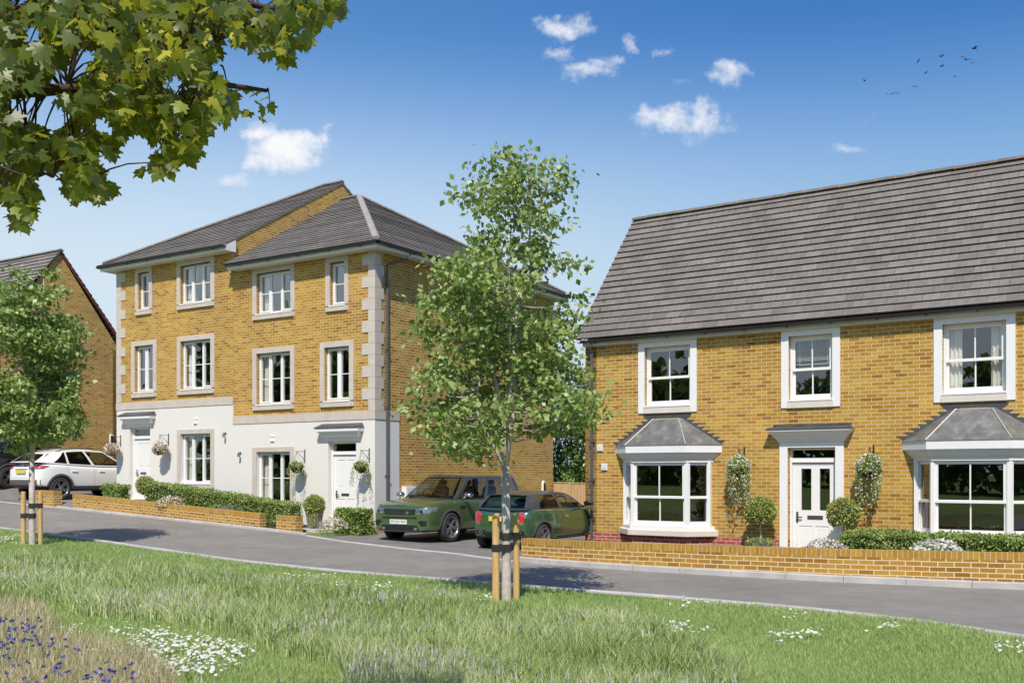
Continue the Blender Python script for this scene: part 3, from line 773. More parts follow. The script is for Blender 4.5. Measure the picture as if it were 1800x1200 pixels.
        hd.prism(P(.06), 1.972, 1.995); hd.prism(P(.175), 2.11, 2.268); hd.prism(P(.14), 2.08, 2.11)
        hd.build('cornice', M['trim'], b)
        ss = MB(); ss.prism(P(.055), .455, .518); ss.build('sill', M['upvc'], b)
        st = MB(); q0 = P(.115)
        st.prism(q0, .315, .425); q1 = P(.07); st.add([(p[0], p[1], .425) for p in q0] + [(p[0], p[1], .452) for p in q1], [(4, 5, 6, 7)] + [(i, (i + 1) % 4, 4 + (i + 1) % 4, 4 + i) for i in range(3)])
        st.build('stone_sill', M['stone2'], b)
        e = P(.19); zt0 = 2.27; ap = [(c - .31, -.07, 2.855), (c + .31, -.07, 2.855)]
        lr = MB(); E3 = [(p[0], p[1], zt0) for p in e]
        wl, wr = (c - .345, -.001, 2.88), (c + .345, -.001, 2.88)
        lr.add(E3 + ap + [wl, wr], [(1, 2, 5, 4), (0, 1, 4, 6), (2, 3, 7, 5), (4, 5, 7, 6), (0, 1, 2, 3)])
        lead = lr.build('lead_roof', M['lead'], b)
        ro = MB()
        for a_, b_ in ((E3[1], ap[0]), (E3[2], ap[1])): ro.tube([Vector(a_) + Vector((0, 0, .012)), Vector(b_) + Vector((0, 0, .012))], .014, 6)
        ro.tube([ap[0], ap[1]], .012, 6)
        ro.build('lead_roll', M['lead_edge'], lead)
        fs = MB()
        for sgn in (-1, 1):
            xw = lambda z: c + sgn * (1.31 - (z - 2.27) / (2.88 - 2.27) * (1.31 - .345))
            z = 2.30; k = 0
            while z < 2.90:
                z2 = z + .0755
                tip = xw(z) + sgn * .11
                fs.add([(xw(z) - sgn * .05, -.006, z - .03), (xw(z) + sgn * .03, -.006, z), (tip, -.006, z2), (xw(z2) - sgn * .08, -.006, z2 + .004)], [(0, 1, 2, 3)])
                z = z2; k += 1
        fs.add([(c - .55, -.009, 2.90), (c + .55, -.009, 2.90), (c + .60, -.009, 2.975), (c - .60, -.009, 2.975)], [(0, 1, 2, 3)])
        fs.build('stepped_flashing', M['lead_dark'], lead, recalc=False)
    for (x, z) in ((.40, 2.25), (.52, 1.81)):
        v = MB(); v.box(x - .075, x + .075, -.035, -.001, z - .075, z + .075)
        for k in range(4): v.box(x - .06, x + .06, -.045, -.0355, z - .055 + k * .033, z - .04 + k * .033)
        v.build('air_vent', M['upvc'], T)
    return T
DH = detached(R_ORG, 0, 'wide yellow brick house with two lead-roofed bay windows and a steep grey tiled roof')
o3 = Lp(17.0 + RW, -.30)
FH = detached(o3, 1.75, 'brick gabled house behind the parked white car at the left edge', full=False)
charger(FH, RW, 4.71, 1.28, 1)
# low roof of a further house, half hidden behind the townhouses
# ------------------------------------------------------------------ ground, road, kerbs, drives
NEAR = np.array([(-40, -34), (-26, -19), (-22, -14.2), (-18.5, -10.6), (-17.2, -9.6), (-16.09, -8.95), (-15.53, -8.65), (-14.43, -8.2), (-13.5, -8.0), (-11.93, -7.86), (-10.83, -7.82), (-9.35, -7.76), (-8.13, -7.68), (-5.71, -7.52), (-3.13, -7.22), (-1.18, -6.95), (1.2, -6.76), (3.02, -6.73), (5.55, -6.78), (10, -6.9), (70, -7.2)], float)
FAR = np.array([(-60, 6), (-24, -2.7), (-18, -3.6), (-15.5, -4.02), (-14.8, -4.2), (-13, -4.45), (-10.5, -4.5), (-8.66, -4.4), (-7, -4.12), (-6.33, -3.9), (-4.82, -3.2), (-2.57, -2.68), (-1.1, -2.42), (.66, -1.95), (2.4, -1.80), (14, -1.8), (70, -1.8)], float)
def near_n(t): return np.interp(t, NEAR[:, 0], NEAR[:, 1])
def far_n(t): return np.interp(t, FAR[:, 0], FAR[:, 1])
def smooth_curve(fn, ts):
    out = []
    for t in ts:
        out.append(float(np.mean([fn(t + d) for d in (-.5, -.25, 0, .25, .5)])))
    return np.array(out)
def L3(t, n, dz=0.):
    x, y = Lp(t, n); return (x, y, gzf(x, y) + dz)
def sheet(name, grid, mat, label=None, kind='structure'):
    r, c = len(grid), len(grid[0]); mb = MB()
    mb.add([p for row in grid for p in row], [(i * c + j, i * c + j + 1, (i + 1) * c + j + 1, (i + 1) * c + j) for i in range(r - 1) for j in range(c - 1)])
    o = mb.build(name, mat, smooth=True); o['kind'] = kind
    return o
xs = np.concatenate([np.linspace(-320, -50, 12), np.linspace(-45, 45, 46), np.linspace(50, 320, 12)])
ys = np.concatenate([np.linspace(-120, -12, 10), np.linspace(-10, 60, 50), np.linspace(66, 420, 14)])
sheet('ground', [[(x, y, gzf(x, y) - .07) for x in xs] for y in ys], M['turf'])
TS = np.concatenate([np.arange(-40, -20, 1.), np.arange(-20, 16, .3), np.arange(16, 60, 2.)])
NN, FF = smooth_curve(near_n, TS), smooth_curve(far_n, TS)
sheet('road', [[L3(t, a + (b - a) * k / 8, .0) for t, a, b in zip(TS, NN, FF)] for k in range(9)], M['asphalt'])
def bump(x, y): return .018 * math.sin(x * 1.7 + y * .6) + .014 * math.sin(y * 2.3 - x * 1.1)
def lawn_z(x, y): return gzf(x, y) + .035 + bump(x, y)
def lawn_zv(x, y): return gz(x, y) + .035 + .018 * np.sin(x * 1.7 + y * .6) + .014 * np.sin(y * 2.3 - x * 1.1)
rows = []
for d in (.125, .16, .3, .6, 1, 1.5, 2, 2.6, 3.2, 4, 5, 6, 7, 8, 9, 10, 11, 12, 14, 17, 22, 30, 45):
    row = []
    for t, a in zip(TS, NN):
        x, y = Lp(t, a - d); z = lawn_z(x, y)
        row.append((x, y, z if d > .2 else gzf(x, y) + (.03 if d > .13 else -.05)))
    rows.append(row)
sheet('lawn', rows, M['turf'])

def kerb_run(name, fn, t0, t1, off, wid, top, seg=.914, gap=.008):
    """row of kerb stones following a road edge"""
    mb = MB(); rr = random.Random(int(t0 * 7 + 99)); n = max(1, round((t1 - t0) / seg))
    for i in range(n):
        a = t0 + (t1 - t0) * i / n + gap / 2; b = t0 + (t1 - t0) * (i + 1) / n - gap / 2
        sub = 3; h = top + rr.uniform(-.004, .004); pts = []
        for k in range(sub + 1):
            t = a + (b - a) * k / sub; nn = float(np.mean([fn(t + d) for d in (-.5, -.25, 0, .25, .5)]))
            pts.append((t, nn))
        for k in range(sub):
            (ta, na), (tb, nb) = pts[k], pts[k + 1]
            s = 1 if wid > 0 else -1
            P = [L3(ta, na + off), L3(tb, nb + off), L3(tb, nb + off + wid), L3(ta, na + off + wid)]
            bot = [(p[0], p[1], p[2] - .12) for p in P]; bev = .014
            t2 = [L3(ta, na + off + bev * s), L3(tb, nb + off + bev * s), L3(tb, nb + off + wid - bev * s), L3(ta, na + off + wid - bev * s)]
            topv = [(p[0], p[1], p[2] + h) for p in t2]; shoulder = [(p[0], p[1], p[2] + h - .012) for p in P]
            fs = [(8, 9, 10, 11), (0, 1, 5, 4), (2, 3, 7, 6), (4, 5, 9, 8), (6, 7, 11, 10)]
            if k == 0: fs.append((0, 4, 7, 3)); fs.append((4, 8, 11, 7))
            if k == sub - 1: fs.append((1, 2, 6, 5)); fs.append((5, 6, 10, 9))
            mb.add(bot + shoulder + topv, fs)
    o = mb.build(name, M['kerb']); o['kind'] = 'structure'
    return o
kerb_run('kerb', near_n, -24, 34, .0, -.125, .062)
kerb_run('kerb', far_n, -22, -6.9, -.02, .15, .095)
kerb_run('kerb', far_n, -6.9, .5, -.02, .14, .014)
kerb_run('kerb', far_n, .5, 11.0, -.02, .15, .06)
kerb_run('kerb', far_n, 11.0, 34, -.02, .14, .02)
# drives and front gardens
def area(name, ts, nf, nb, dz, mat, rows=6):
    return sheet(name, [[L3(t, nf(t) + (nb(t) - nf(t)) * k / rows, dz) for t in ts] for k in range(rows + 1)], mat)
area('driveway', np.arange(-6.75, .01, .25), lambda t: far_n(t) + .11, lambda t: 12., .006, M['asphalt_drive'], 10)
area('garden_ground', np.arange(-19, -6.7, .3), lambda t: far_n(t) + .12, lambda t: .9 + .035 * (-t - 6.6), .05, M['soil'])
area('garden_ground', np.arange(.0, 1.21, .3), lambda t: far_n(t) + .12, lambda t: .05, .012, M['turf'])
area('garden_ground', np.arange(1.2, 10.9, .3), lambda t: far_n(t) + .12, lambda t: .05, .05, M['soil'])
# sloping forecourt of the next plot, where the white and black cars stand on two levels
def drive2(t, n):
    s = min(1, max(0, (n + 1.75) / 1.0)); s = s * s * (3 - 2 * s)
    k = min(1, max(0, (t - 14.5) / .55)); k = k * k * (3 - 2 * k)
    base = gzf(*Lp(t, -1.8)); lvl = .80 + k * .36
    return base + (max(lvl, base) - base) * s if s > 0 else base
def D3(t, n):
    x, y = Lp(t, n); return (x, y, drive2(t, n) + .008)
sheet('driveway', [[D3(t, n) for t in np.arange(10.62, 30, .2)] for n in [-1.72 + .1 * k for k in range(14)] + [0, 1, 2, 3, 4.5, 6, 9, 12]], M['asphalt_drive'])
# paths to the front doors
def slab(name, pts, z0, z1):
    mb = MB(); mb.prism(pts, z0, z1); o = mb.build(name, M['paving']); o['kind'] = 'structure'; return o
slab('path', [Lp(.55, -.02), Lp(1.95, -.02), Lp(1.75, -1.3), Lp(.85, -1.3)], 0, .235)
slab('path', [Lp(8.6, -.02), Lp(9.95, -.02), Lp(9.35, -1.45), Lp(8.4, -1.45)], .3, .80)
slab('path', [Rp(4.8, -.08), Rp(5.86, -.08), Rp(5.86, -3.6), Rp(4.8, -3.6)], -.1, .075)

# ------------------------------------------------------------------ low brick garden walls
def garden_wall(name, pts, ztop, zbot, thick, label, group=None):
    """pts: front line of the wall in plan, left to right; rows of brick follow its top"""
    mb = MB(); n = len(pts); u = 0.; front = [Vector((p[0], p[1], 0)) for p in pts]; back = []
    for i in range(n):
        d = (front[min(i + 1, n - 1)] - front[max(i - 1, 0)]).normalized(); nr = Vector((-d.y, d.x, 0)); back.append(front[i] + nr * thick)
    cz = .105
    def V(p, z): return (p.x, p.y, z)
    for i in range(n - 1):
        L = (front[i + 1] - front[i]).length; a, b, c, d = front[i], front[i + 1], back[i + 1], back[i]
        za, zb_, ba, bb = ztop[i], ztop[i + 1], zbot[i], zbot[i + 1]
        for (p, q, zp, zq, bp, bq) in ((a, b, za, zb_, ba, bb), (d, c, za, zb_, ba, bb)):
            mb.quad(V(p, bp), V(q, bq), V(q, zq - cz), V(p, zp - cz), 0, [(u, bp - zp), (u + L, bq - zq), (u + L, -cz), (u, -cz)])
            mb.quad(V(p, zp - cz), V(q, zq - cz), V(q, zq), V(p, zp), 1, [(u, .02), (u + L, .02), (u + L, .02 + cz), (u, .02 + cz)])
        mb.quad(V(a, za), V(b, zb_), V(c, zb_), V(d, za), 1, [(u, .02), (u + L, .02), (u + L, .24), (u, .24)])
        u += L
    for i, uu in ((0, 0.), (n - 1, u)):
        a, d = front[i], back[i]; z, b = ztop[i], zbot[i]
        mb.quad(V(a, b), V(d, b), V(d, z - cz), V(a, z - cz), 0, [(0, b - z), (thick, b - z), (thick, -cz), (0, -cz)])
        mb.quad(V(a, z - cz), V(d, z - cz), V(d, z), V(a, z), 1, [(0, .02), (thick, .02), (thick, .125), (0, .125)])
    o = mb.build(name, [M['brick_low'], M['brick_edge']])
    return tag(o, label, 'garden wall', group)
ts = np.arange(-6.98, -19.5, -.45); fn_ = smooth_curve(far_n, ts) + .135
garden_wall('garden_wall', [Lp(t, n) for t, n in zip(ts, fn_)], [.435 + .009 * max(0, -t - 7) for t in ts], [-.1] * len(ts), .22, 'long low amber brick wall along the pavement in front of the house with bay windows')
ts = np.linspace(10.42, 2.46, 16)
garden_wall('garden_wall', [Lp(t, -1.655) for t in ts], [.615 + (t - 2.46) * .0535 for t in ts], [gzf(*Lp(t, -1.65)) - .1 for t in ts], .22, 'low amber brick wall stepping down the slope in front of the townhouse hedge')
garden_wall('brick_pier', [Lp(1.73, -1.80), Lp(1.03, -1.80)], [.60, .585], [0, 0], .24, 'short brick pier beside the townhouse path, standing by a tall grey planter')
garden_wall('brick_pier', [Lp(12.45, -1.66), Lp(11.38, -1.66)], [1.14, 1.12], [.3, .3], .3, 'short brick pier beside the white car, behind the left young tree')

# ------------------------------------------------------------------ foliage tools
def rand_unit(n):
    v = RNG.normal(size=(n, 3)); return v / np.linalg.norm(v, axis=1, keepdims=True)
def leaf_quads(P, size, axis_bias=(0, 0, -.5), nrm_bias=(0, 0, .6), aspect=.55, fold=.12, out=None):
    """folded rhombic leaves; returns verts and triangles"""
    n = len(P); d = rand_unit(n) + np.array(axis_bias)
    if out is not None: d = d + out * .8
    d /= np.linalg.norm(d, axis=1, keepdims=True)
    nr = rand_unit(n) + np.array(nrm_bias)
    if out is not None: nr = nr + out * .7
    sd = np.cross(d, nr); sd /= np.maximum(np.linalg.norm(sd, axis=1, keepdims=True), 1e-6)
    up = np.cross(sd, d); size = np.asarray(size).reshape(-1, 1)
    a = P; tip = P + d * size - up * size * .10
    mid = P + d * size * .45 + up * size * fold * .4
    l = mid + sd * size * aspect * .5 - up * size * fold; r = mid - sd * size * aspect * .5 - up * size * fold
    V = np.stack([a, l, tip, r], 1).reshape(-1, 3); b = np.arange(n)[:, None] * 4
    F = np.concatenate([b + np.array([0, 1, 2]), b + np.array([0, 2, 3])], 0)
    return V, F
def leaves(name, P, size, mat, parent=None, tint=None, **kw):
    V, F = leaf_quads(P, size, **kw)
    if tint is None: tint = RNG.random(len(P))
    return np_mesh(name, V, F, mat, parent, np.repeat(np.clip(tint, 0, 1), 4))
def vnoise(P, s, seed=0.):
    """cheap smooth noise in -1..1"""
    x, y, z = (P * s + seed).T
    return (np.sin(x * 1.3 + 1.7 * np.sin(y * .9 + z * .7)) + np.sin(y * 1.7 + 1.3 * np.sin(z * 1.1 + x * .8) + 2.1) + np.sin(z * 1.5 + 1.5 * np.sin(x * 1.2 + y) + 4.2)) / 3

def hedge(label, pts_line, depth, zb, zt, n, group=None, size=.055, mat='hedge', cat='hedge', jig=.05):
    """clipped hedge along a plan line (front edge), leaves over a dense leafy core"""
    A = np.array([(p[0], p[1], 0.) for p in pts_line]); seg = np.linalg.norm(np.diff(A, axis=0), axis=1); cum = np.r_[0, np.cumsum(seg)]; L = cum[-1]
    zb = np.asarray(zb, float) * np.ones(len(A)); zt = np.asarray(zt, float) * np.ones(len(A))
    def at(u, d, h):
        x = np.interp(u, cum, A[:, 0]); y = np.interp(u, cum, A[:, 1])
        dx = np.interp(np.clip(u + .05, 0, L), cum, A[:, 0]) - np.interp(np.clip(u - .05, 0, L), cum, A[:, 0]); dy = np.interp(np.clip(u + .05, 0, L), cum, A[:, 1]) - np.interp(np.clip(u - .05, 0, L), cum, A[:, 1])
        l = np.hypot(dx, dy); b = np.interp(u, cum, zb); t = np.interp(u, cum, zt)
        return np.stack([x - dy / l * d, y + dx / l * d, b + (t - b) * h], 1), np.stack([dx / l, dy / l], 1)
    o = thing('hedge' if cat == 'hedge' else 'shrub', label, cat, (A[0, 0], A[0, 1], float(zb[0])), 0, group)
    off = np.array([A[0, 0], A[0, 1], zb[0]])
    H = float(np.mean(zt - zb))
    w = np.array([L * H, L * depth, depth * H, depth * H]); w /= w.sum()
    k = RNG.choice(4, n, p=w); u = RNG.random(n) * L; d = RNG.random(n) * depth; h = RNG.random(n)
    inn = np.abs(RNG.normal(0, .055, n))
    out = np.zeros((n, 3)); d[k == 0] = inn[k == 0]; h[k == 1] = 1 - inn[k == 1] / H; u[k == 2] = inn[k == 2]; u[k == 3] = L - inn[k == 3]
    P, T = at(u, d, h)
    out[k == 0] = np.stack([T[k == 0][:, 1], -T[k == 0][:, 0], np.zeros((k == 0).sum())], 1); out[k == 1] = (0, 0, 1)
    out[k == 2] = np.stack([-T[k == 2][:, 0], -T[k == 2][:, 1], np.zeros((k == 2).sum())], 1); out[k == 3] = np.stack([T[k == 3][:, 0], T[k == 3][:, 1], np.zeros((k == 3).sum())], 1)
    P = P + out * (vnoise(P, 5.)[:, None] * jig + RNG.normal(0, .014, (n, 1)))
    leaves('foliage', P - off, size * RNG.uniform(.6, 1.25, n), M[mat], o, RNG.random(n) * .6 + .2 + .25 * vnoise(P, 9., 3.), axis_bias=(0, 0, .15), out=out, aspect=.6)
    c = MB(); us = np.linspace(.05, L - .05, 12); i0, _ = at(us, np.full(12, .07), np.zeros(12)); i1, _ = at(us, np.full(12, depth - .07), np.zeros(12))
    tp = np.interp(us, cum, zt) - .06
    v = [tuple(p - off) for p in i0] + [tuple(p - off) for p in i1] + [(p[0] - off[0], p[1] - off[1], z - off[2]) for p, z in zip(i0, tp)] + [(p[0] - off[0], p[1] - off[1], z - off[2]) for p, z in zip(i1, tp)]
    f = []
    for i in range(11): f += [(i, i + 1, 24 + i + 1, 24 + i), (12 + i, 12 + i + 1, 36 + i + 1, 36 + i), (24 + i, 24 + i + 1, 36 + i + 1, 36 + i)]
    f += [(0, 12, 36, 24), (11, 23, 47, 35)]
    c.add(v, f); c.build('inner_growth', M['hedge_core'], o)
    return o
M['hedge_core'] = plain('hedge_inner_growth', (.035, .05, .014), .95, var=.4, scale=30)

def ball_points(n, c, r, squash=1., shell=.16, bot=-1.):
    v = rand_unit(n * 2); v = v[v[:, 2] > bot][:n]
    rr = r * (1 - np.abs(RNG.normal(0, shell, len(v))).clip(0, .6))
    rr = rr * (1 + .05 * vnoise(v, 4., c[0]))
    return np.array(c) + v * rr[:, None] * np.array([1, 1, squash]), v
def add_ball(parent, c, r, n, mat, size, squash=1., name='foliage', core=True, bot=-1.):
    P, v = ball_points(n, c, r, squash, bot=bot)
    leaves(name, P, size * RNG.uniform(.6, 1.25, len(P)), M[mat], parent, axis_bias=(0, 0, .1), out=v, aspect=.6)
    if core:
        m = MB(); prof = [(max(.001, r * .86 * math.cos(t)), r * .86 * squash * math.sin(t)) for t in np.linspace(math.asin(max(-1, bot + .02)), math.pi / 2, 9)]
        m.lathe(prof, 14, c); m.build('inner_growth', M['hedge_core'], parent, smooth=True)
def flower_clump(label, x, y, z, r, h, n, petal, size=.045, green='hedge', cat='flowers', group=None, name='flowering_plant'):
    o = thing(name, label, cat, (x, y, z), 0, group)
    P, v = ball_points(int(n * .7), (0, 0, h * .35), r, h / r * .55, .3, -.5); leaves('foliage', P, .05 * RNG.uniform(.7, 1.3, len(P)), M[green], o, out=v)
    P, v = ball_points(n, (0, 0, h * .42), r * 1.02, h / r * .62, .10, -.1)
    leaves('blossom', P, size * RNG.uniform(.7, 1.2, len(P)), M[petal], o, out=v, aspect=.9, fold=.05)
    return o

# hedges and planting beside the townhouses
ln = [Lp(t, -1.15) for t in np.linspace(7.75, 2.0, 14)]
hedge('long sloping hedge running down beneath the townhouse ground floor windows', ln, .62, [gzf(*p) for p in ln], [.40 + .075 * (t - 2.0) + (.46 + .02 * (t - 2)) for t in np.linspace(7.75, 2.0, 14)], 15000)
ln = [Lp(10.30, -.72), Lp(9.5, -.72)]
hedge('small square clipped hedge between the white car and the left townhouse door', ln, .45, .55, 1.30, 4200)
ln = [Lp(.50, -.95), Lp(-.30, -.95)]
hedge('cube-shaped clipped hedge at the right townhouse corner, beside the pale green car', ln, .55, .12, .74, 4600, size=.07)
ln = [Rp(6.42, -1.55), Rp(7.6, -1.55), Rp(9.0, -1.5), Rp(10.8, -1.4)]
hedge('long low hedge under the right bay window behind the garden wall', ln, .85, .04, .56, 17000)
# clipped box balls
b1 = Lp(7.95, -.95); o = thing('box_ball', 'round clipped box ball at the upper end of the sloping hedge', 'topiary', (b1[0], b1[1], gzf(*b1)))
add_ball(o, (0, 0, .84), .27, 2600, 'box', .045)
def planter_tall(mb, r0, r1, h, n=4):
    a0 = math.pi / 4
    mb.lathe([(.001, 0), (r0, 0), (r1, h), (r1 - .03, h), (r1 - .04, h - .05), (.001, h - .05)], n, a0=a0, a1=a0 + 2 * math.pi)
b2 = Lp(1.36, -.80); zz = gzf(*b2) + .06
o = thing('potted_box_ball', 'round clipped bush in a tall slate planter beside the right townhouse door', 'potted plant', (b2[0], b2[1], zz), ANG_L)
m = MB(); planter_tall(m, .17, .23, .42); m.build('planter', M['slate'], o)
add_ball(o, (0, 0, .60), .27, 2600, 'box', .05, bot=-.75)
P = np.stack([RNG.normal(.13, .06, 150), RNG.normal(-.2, .03, 150), RNG.uniform(.12, .42, 150)], 1)
leaves('trailing_growth', P, .07 * RNG.uniform(.6, 1.3, 150), M['box'], o, axis_bias=(0, 0, -2.), aspect=.3)
c = Lp(6.3, -1.35); flower_clump('pink and white flower clump in front of the sloping hedge', c[0], c[1], gzf(*c) + .25, .40, .36, 420, 'pinkpetal')
c = Lp(.22, -1.32); flower_clump('pale pink flowers by the path in front of the cube hedge', c[0], c[1], gzf(*c) + .03, .36, .40, 420, 'pinkpetal', green='hedge')
c = Rp(6.55, -2.9); flower_clump('low cream flower clump behind the garden wall right of the glazed front door', c[0], c[1], .12, .36, .40, 420, 'pinkpetal')
c = Rp(8.35, -2.75); flower_clump('white flower clump behind the garden wall below the right bay window', c[0], c[1], .10, .42, .46, 600, 'petal', .06)
# silver lavender
c = Lp(4.1, -1.32); o = thing('lavender_bush', 'silvery spiky lavender in front of the sloping hedge', 'shrub', (c[0], c[1], gzf(*c) + .1))
n = 420; az = RNG.random(n) * 6.28; le = RNG.uniform(.15, .55, n); h = RNG.uniform(.25, .5, n)
B0 = np.stack([RNG.normal(0, .22, n), RNG.normal(0, .10, n), np.zeros(n)], 1); tp = B0 + np.stack([np.cos(az) * le * .4, np.sin(az) * le * .4, h], 1)
sd = np.stack([-np.sin(az), np.cos(az), np.zeros(n)], 1) * .007
V = np.stack([B0 - sd, B0 + sd, tp], 1).reshape(-1, 3); np_mesh('foliage', V, np.arange(n * 3).reshape(-1, 3), M['silver'], o, np.repeat(RNG.random(n), 3))
# lollipop trees flanking the glazed door
def lollipop(label, t, n_):
    x, y = Rp(t, n_); o = thing('topiary_tree', label, 'potted tree', (x, y, .05), ANG_R)
    m = MB(); m.lathe([(.001, 0), (.23, 0), (.26, .26), (.23, .26), (.22, .22), (.001, .22)], 4, a0=math.pi / 4, a1=math.pi / 4 + 2 * math.pi); m.build('planter', M['bluepot'], o)
    m = MB(); m.tube([(0, 0, .2), (.012, .0, .36), (-.01, 0, .50), (.01, 0, .68)], [.017, .015, .014, .012], 7); m.build('trunk', M['bark'], o)
    add_ball(o, (0, 0, .83), .315, 4200, 'box', .045, .95, name='crown', bot=-.8)
    P, v = ball_points(900, (0, 0, .20), .30, .35, .3, -.5); leaves('underplanting', P, .07 * RNG.uniform(.6, 1.2, len(P)), M['box'], o, axis_bias=(0, 0, .6), aspect=.25)
lollipop('lollipop bay tree in a planter left of the glazed front door', 4.43, -.46)
lollipop('lollipop bay tree in a planter right of the glazed front door', 6.12, -.46)

# ------------------------------------------------------------------ hanging baskets
def hanging_basket(label, x, y, z, ang, kind, group='hanging baskets on the house walls', seed=0):
    """z: height of the bracket arm at the wall (local origin); the wall is at y=0, the street towards -y"""
    o = thing('hanging_basket', label, 'hanging basket', (x, y, z), ang, group)
    m = MB(); m.box(-.012, .012, -.016, -.002, -.30, .06); m.tube([(0, -.014, .0), (0, -.33, .0)], .008, 6); m.tube([(0, -.014, -.24), (0, -.18, -.10), (0, -.30, -.012)], .007, 6)
    m.tube([(0, -.33, 0), (0, -.345, .02), (0, -.35, -.015), (0, -.32, -.03)], .006, 6)
    m.build('bracket', M['black'], o)
    ch = MB(); cz = -.42
    for k in range(3):
        a = k * 2.094 + .5; ch.tube([(0, -.32, -.03), (.17 * math.cos(a), -.32 + .17 * math.sin(a), cz)], .0035, 4)
    ch.build('chain', M['black'], o)
    b = MB(); b.lathe([(.001, cz - .17), (.08, cz - .15), (.14, cz - .09), (.175, cz), (.165, cz + .005), (.13, cz - .02), (.001, cz - .02)], 18, (0, -.32, 0)); b.build('basket', M['basket'], o, smooth=True)
    C = np.array([0, -.32, cz])
    if kind == 'green':
        P, v = ball_points(520, C + (0, 0, .03), .19, .62, .3, -.25); leaves('foliage', P, .055 * RNG.uniform(.6, 1.3, len(P)), M['hedge'], o, out=v)
        st = []; 
        for k in range(13):
            a = RNG.random() * 6.28; rr_ = .17 + RNG.random() * .06; l = RNG.uniform(.18, .5)
            st.append(C + np.stack([np.cos(a) * (rr_ + .05 * np.linspace(0, 1, 24)), np.sin(a) * (rr_ + .05 * np.linspace(0, 1, 24)), -l * np.linspace(0, 1, 24) ** 1.2], 1) + RNG.normal(0, .010, (24, 3)))
        P = np.concatenate(st); leaves('trailing_growth', P, .045 * RNG.uniform(.6, 1.2, len(P)), M['hedge'], o, axis_bias=(0, 0, -1.2))
        P, v = ball_points(60, C + (0, 0, .05), .19, .6, .15, 0.); leaves('blossom', P, .035 * np.ones(len(P)), M['petal'], o, out=v, aspect=.9)
    elif kind == 'white':
        P, v = ball_points(700, C + (0, 0, .02), .21, .85, .25); leaves('foliage', P, .05 * RNG.uniform(.6, 1.3, len(P)), M['hedge'], o, out=v)
        P, v = ball_points(520, C + (0, 0, .03), .225, .85, .08, -.8); leaves('blossom', P, .052 * RNG.uniform(.7, 1.2, len(P)), M['pinkpetal'], o, out=v, aspect=.9, fold=.05)
    else:           # long trailing basket of small white flowers
        P, v = ball_points(1300, C + (0, 0, .07), .235, .95, .25, -.6); leaves('foliage', P, .05 * RNG.uniform(.6, 1.3, len(P)), M['hedge'], o, out=v)
        st = []
        for k in range(26):
            a = RNG.random() * 6.28; r0 = .15 + .09 * RNG.random(); l = RNG.uniform(.3, .78)
            q = np.linspace(0, 1, 30)
            st.append(C + np.stack([np.cos(a) * (r0 + .02 * np.sin(q * 5)), np.sin(a) * (r0 + .02 * np.sin(q * 5)) * .8, -l * q], 1) + RNG.normal(0, .014, (30, 3)))
        Q = np.concatenate(st); leaves('trailing_growth', Q, .045 * RNG.uniform(.6, 1.2, len(Q)), M['hedge'], o, axis_bias=(0, 0, -1.))
        P1, v1 = ball_points(330, C + (0, 0, .10), .245, .92, .08, -.5)
        sel = RNG.random(len(Q)) < .34; P2 = Q[sel] + RNG.normal(0, .012, (sel.sum(), 3))
        P = np.concatenate([P1, P2]); leaves('blossom', P, .038 * RNG.uniform(.7, 1.2, len(P)), M['petal'], o, aspect=.95, fold=.05, nrm_bias=(0, -.8, .5))
    return o
for s_, zoff, kind, lab in ((2.46, 0, 'green', 'hanging basket of green trailers between window and door of the right townhouse'), (.17, 0, 'green', 'hanging basket of green trailers at the right corner of the right townhouse, beside its drainpipe')):
    x, y = Lp(s_, -.016); hanging_basket(lab, x, y, 2.25 + zoff, ANG_L, kind)
for t_, lab in ((8.08, 'round white-flowered hanging basket right of the left townhouse door'), (10.36, 'round white-flowered hanging basket left of the left townhouse door, above the white car')):
    x, y = Lp(t_, -.016); hanging_basket(lab, x, y, 2.80, ANG_L, 'white')
for t_, lab in ((3.90, 'long trailing white-flowered basket left of the glazed front door'), (6.57, 'long trailing white-flowered basket right of the glazed front door')):
    x, y = Rp(t_, -.002); hanging_basket(lab, x, y, 2.16, ANG_R, 'trail')
